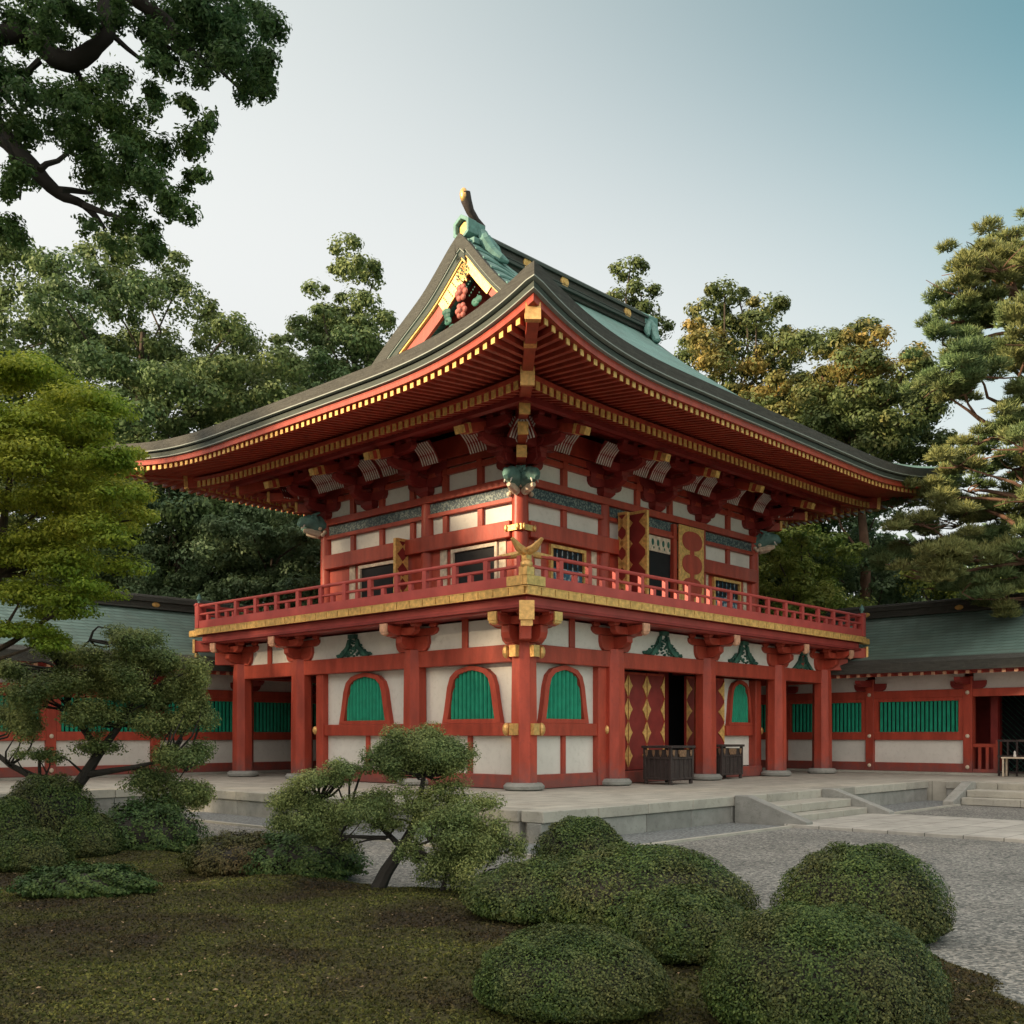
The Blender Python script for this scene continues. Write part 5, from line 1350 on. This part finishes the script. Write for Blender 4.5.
# ---- clipped and natural garden shrubs
def mound(name, label, px, Y, wpx, hpx, m, nl, leaf, group, rzk=1.0, ydepth=.9, bumps=0, rough=.028, seed=0, lift_=0.0, extra=()):
    global rng
    rng = np.random.default_rng(seed + 500)
    X = (px - 512)/F*Y; rx = wpx/2/F*Y; z0 = float(lawnz(X, Y)); z0 = max(z0, -.01); h = hpx/F*Y - z0 - .015
    o = thing(name, label, 'shrub', (X, Y, z0), 0, group)
    lobes = [(0, 0, 0, rx, rx*ydepth, h)] + [tuple(e) for e in extra]
    # twiggy inner mass
    k = MB()
    for (cx, cy, cz, ax, ay, az) in lobes:
        k.blob((cx, cy, cz + az*.42), (ax*.84, ay*.84, az*.44), 18, 12)
        for q in range(7):
            t = q*.9; k.tube([(cx + .1*ax*math.cos(t), cy + .1*ay*math.sin(t), -.03), (cx + .5*ax*math.cos(t), cy + .5*ay*math.sin(t), az*.4)], [.02, .008], 5)
    k.build('stems', 'darkbark', o, smooth=True)
    Ps = []; Ns = []; tot = sum(l[3]*l[5] for l in lobes)
    for (cx, cy, cz, ax, ay, az) in lobes:
        n = int(nl*ax*az/tot)
        d = rdir(n); d[:, 2] = np.where(d[:, 2] < -.75, -d[:, 2], d[:, 2])
        # superellipsoid dome: fuller shoulders
        zc = az*.24; zr = az*.76
        fade = 1 + rough*np.sin(d[:, 0]*9 + seed)*np.cos(d[:, 1]*8 + 2*seed) + .035*np.sin(d[:, 0]*3.1 + seed*1.7)*np.cos(d[:, 1]*2.7 + seed) + np.where(rng.random(n) < .025, rng.uniform(.01, .06, n), 0) + rough*.8*np.sin(d[:, 2]*11 + d[:, 0]*13) + rough*.35*rng.normal(size=n)
        low = d[:, 2] < 0
        hor = np.hypot(d[:, 0], d[:, 1]); kk = np.maximum(hor, .02)**-.05; d0 = d.copy(); d[:, 0] *= kk; d[:, 1] *= kk
        P = np.stack([d[:, 0]*ax, d[:, 1]*ay, zc + d[:, 2]*np.where(low, zc*1.3, zr)], 1)
        P = np.array([cx, cy, cz]) + (P - np.array([0, 0, zc]))*(fade*(1.015 - .17*rng.random(n)**1.2))[:, None] + np.array([0, 0, zc])
        P[:, 2] = np.maximum(P[:, 2], .01)
        Ps.append(P); Ns.append(unit(d/np.array([ax, ay, max(zr, .1)])) + .6*rdir(n) + np.array([0, 0, .25]))
    P = np.concatenate(Ps); leaf_obj('foliage', P, np.concatenate(Ns), leaf*rng.uniform(.6, 1.3, len(P)), m, o, .55)
    return o
GT = 'clipped round azalea bushes on the right'
mound('round_bush', 'small clipped dome bush at the platform corner, behind the others', 581, 12.6, 98, 56, 'l_topiary', 23200, 0.032, GT, seed=1)
mound('round_bush', 'wide clipped bush forming the left shoulder of the large central mass', 562, 9.35, 196, 64, 'l_topiary', 43500, 0.028, GT, seed=2)
mound('round_bush', 'broad high clipped bush at the back of the central mass', 645, 9.0, 222, 82, 'l_topiary', 49300, 0.028, GT, seed=3)
mound('round_bush', 'clipped dome bush wedged between the front two and the broad one', 684, 7.5, 146, 82, 'l_topiary', 43500, 0.024, GT, seed=4)
mound('round_bush', 'front left clipped dome bush nearest the moss', 571, 6.05, 196, 96, 'l_topiary', 66700, 0.018, GT, seed=5)
mound('round_bush', 'largest clipped dome bush at bottom right, nearest the camera', 824, 5.75, 236, 134, 'l_topiary', 81200, 0.018, GT, seed=6)
mound('round_bush', 'clipped dome bush at right with its top over the gravel', 861, 8.6, 170, 94, 'l_topiary', 52200, 0.024, GT, seed=7, extra=())
GLf = 'rounded bushes on the left of the moss'
mound('round_bush', 'largest of the left bushes, at the back by the frame edge', 48, 15.4, 102, 74, 'l_topiary', 26000, .038, GLf, seed=8)
mound('round_bush', 'half cut off rounded bush at the very left edge', 8, 13.6, 62, 66, 'l_topiary', 18000, .034, GLf, seed=9)
mound('round_bush', 'rounded left bush in front, next to the flat shrub', 32, 12.3, 78, 48, 'l_topiary', 24000, .030, GLf, seed=10)
mound('round_bush', 'small rounded left bush beside the feathery spreading one', 90, 13.6, 60, 50, 'l_topiary', 18000, .032, GLf, seed=11)
mound('spreading_shrub', 'low feathery dark shrub tapering right, under the garden tree', 148, 14.6, 108, 52, 'l_shrub', 18000, .045, None, seed=12, rough=.12)
mound('spreading_shrub', 'flat ragged shrub lying alone on the moss at left', 86, 10.4, 126, 36, 'l_shrub', 18000, .04, None, seed=13, rough=.14, ydepth=.7)
mound('spreading_shrub', 'brownish low mound shrub left of the leaning tree', 240, 12.2, 108, 44, 'l_brown', 16000, .034, None, seed=14, rough=.10)
mound('spreading_shrub', 'dark green low shrub at the foot of the leaning tree', 305, 12.0, 112, 50, 'l_shrub', 17000, .042, None, seed=15, rough=.12)

# ---- small garden trees
def garden_tree(name, label, px, Y, m, trunks, pads_, leafn, leaf, cat='tree', bark='darkbark', seed=0, ydep=1.0, shell=.55, bottom=.6):
    global rng
    rng = np.random.default_rng(900 + seed)
    b0 = at0(px, Y); b0[2] = max(0., float(lawnz(b0[0], b0[1]))); root = thing(name, label, cat, tuple(b0)); s = Y/F
    tk = MB(); nodes = []
    for pts, r0 in trunks:
        p = [at(a, b_, Y + dy) - b0 for a, b_, dy in pts]; p[0][2] = min(p[0][2], -.04) if len(nodes) == 0 or p[0][2] < .1 else p[0][2]
        n = len(p); tk.tube(p, [r0*(1 - .75*i/(n-1)) for i in range(n)], 8); nodes += p
    Ps = []; Ns = []
    tot = sum(p[2]*p[3]*p[4] for p in pads_)
    for (a, b_, w_, h_, dn) in pads_:
        K = 7
        for q in range(K):
            c = at(a + rng.normal()*w_*.42, b_ + rng.normal()*h_*.36, Y) - b0; c[1] += rng.normal()*w_*s*.4*ydep
            n = int(leafn*w_*h_*dn/tot/K)
            P, N = clump(c, (w_*s*.5, w_*s*.5*ydep, h_*s*.72), n, shell, up=.5, bottom=bottom); Ps.append(P); Ns.append(N)
            near = min(nodes, key=lambda v: np.linalg.norm(v - c) + (5 if v[2] > c[2] + .1 else 0)); limb(tk, near, c, .016*max(1, Y/11), .004, .15, 4, 4)
    tk.build('trunk', bark, root, smooth=True)
    P = np.concatenate(Ps); leaf_obj('crown', P, np.concatenate(Ns), leaf*rng.uniform(.6, 1.3, len(P)), m, root, .5)
    return root
garden_tree('garden_tree', 'small leaning cloud-pruned tree with a domed top pad in front of the gate', 378, 11.0, 'l_garden',
            [([(376, 893, 0), (386, 872, 0), (402, 848, 0), (414, 826, 0), (420, 800, 0), (424, 775, 0)], .085), ([(402, 848, 0), (380, 826, .1), (350, 812, .1), (320, 800, .1)], .035), ([(414, 826, 0), (440, 815, -.1), (470, 812, 0)], .035), ([(386, 838, 0), (340, 836, -.1), (310, 830, -.1)], .025)],
            [(423, 751, 44, 22, 1.7), (423, 742, 30, 15, 1.2), (395, 765, 26, 14, 1.0), (452, 766, 26, 14, 1.0), (423, 748, 38, 18, 1.2), (400, 757, 24, 16, .8), (450, 760, 24, 18, .8), (423, 765, 46, 14, .35), (330, 778, 40, 14, .8), (345, 768, 20, 8, .5), (300, 800, 30, 20, 1.0), (330, 812, 40, 24, .9), (290, 825, 24, 14, .7), (370, 800, 36, 14, .55), (405, 805, 44, 18, .8), (440, 795, 36, 14, .7), (375, 825, 30, 12, .4), (320, 840, 34, 14, .6)],
            130000, .026, seed=1, shell=.8, bottom=.8)
garden_tree('garden_shrub', 'many-stemmed bushy shrub right of the leaning tree', 447, 10.6, 'l_garden',
            [([(440, 900, 0), (445, 880, 0), (440, 860, 0), (430, 840, 0)], .03), ([(448, 900, 0), (456, 875, 0), (470, 850, 0)], .028), ([(470, 900, 0), (480, 880, 0), (490, 860, 0)], .022)],
            [(450, 838, 42, 24, 1), (485, 835, 32, 24, 1), (465, 812, 40, 16, 1), (500, 850, 20, 22, .9), (440, 862, 36, 20, .8), (475, 865, 36, 20, .8), (415, 855, 20, 18, .6), (430, 820, 30, 14, .8)],
            52000, .027, seed=2, cat='shrub', shell=.8, bottom=.9)
garden_tree('garden_tree', 'wide spreading dark tree in front of the left cloister, above the rounded bushes', 60, 16.2, 'l_garden',
            [([(70, 845, 0), (66, 800, 0), (85, 775, 0), (100, 752, 0), (120, 725, 0), (140, 690, 0)], .13), ([(66, 800, 0), (40, 780, .2), (10, 765, .2), (-20, 740, .2)], .09), ([(85, 775, 0), (130, 768, -.2), (165, 760, -.2)], .06), ([(100, 752, 0), (70, 710, .2), (60, 670, .2), (90, 640, 0)], .06), ([(160, 830, 0), (165, 800, 0), (185, 770, 0)], .03)],
            [(140, 638, 32, 14, .8), (110, 655, 46, 16, 1), (165, 665, 36, 16, 1), (70, 675, 46, 16, 1), (130, 685, 50, 18, 1), (185, 690, 26, 16, 1), (40, 695, 40, 16, .9), (100, 712, 50, 16, .8), (165, 718, 36, 18, 1), (195, 712, 18, 14, .8), (20, 720, 30, 16, .8), (60, 655, 30, 12, .6), (15, 668, 30, 12, .7), (100, 745, 30, 12, .4), (175, 755, 34, 16, .8), (150, 775, 34, 14, .6), (185, 795, 30, 18, .9), (160, 808, 30, 12, .5), (50, 755, 24, 10, .4)],
            150000, .045, seed=3, shell=.9, bottom=1.0)

# ---- moss tufts, fallen leaves
rng = np.random.default_rng(5)
n = 130000; X = rng.uniform(-6, 3.4, n*2); Y = 4.6 + 10*rng.random(n*2)**1.6
keep = (lawnf(X, Y) > .1) & (abs(X) < Y*.53); X = X[keep]; Y = Y[keep]; Z = lawnz(X, Y)
P = np.stack([X, Y, Z + .006], 1); N = rdir(len(P))*1.0 + np.array([0, 0, .15])
tag(leaf_obj('moss_tufts', P, N, .022*rng.uniform(.5, 1.6, len(P)), 'grassblade', None, .6), 'short dark moss and ground cover over the lawn', 'moss', kind='stuff')
n = 1500; X = rng.uniform(-6, 3.3, n); Y = rng.uniform(4.8, 14, n); keep = lawnf(X, Y) > .15; X = X[keep]; Y = Y[keep]
P = np.stack([X, Y, lawnz(X, Y) + .018], 1)
tag(leaf_obj('fallen_leaves', P, rdir(len(P))*.4 + np.array([0, 0, 1.]), .032*rng.uniform(.5, 1.3, len(P)), 'litter', None, .55), 'scattered small tan fallen leaves on the moss', 'leaf litter', kind='stuff')
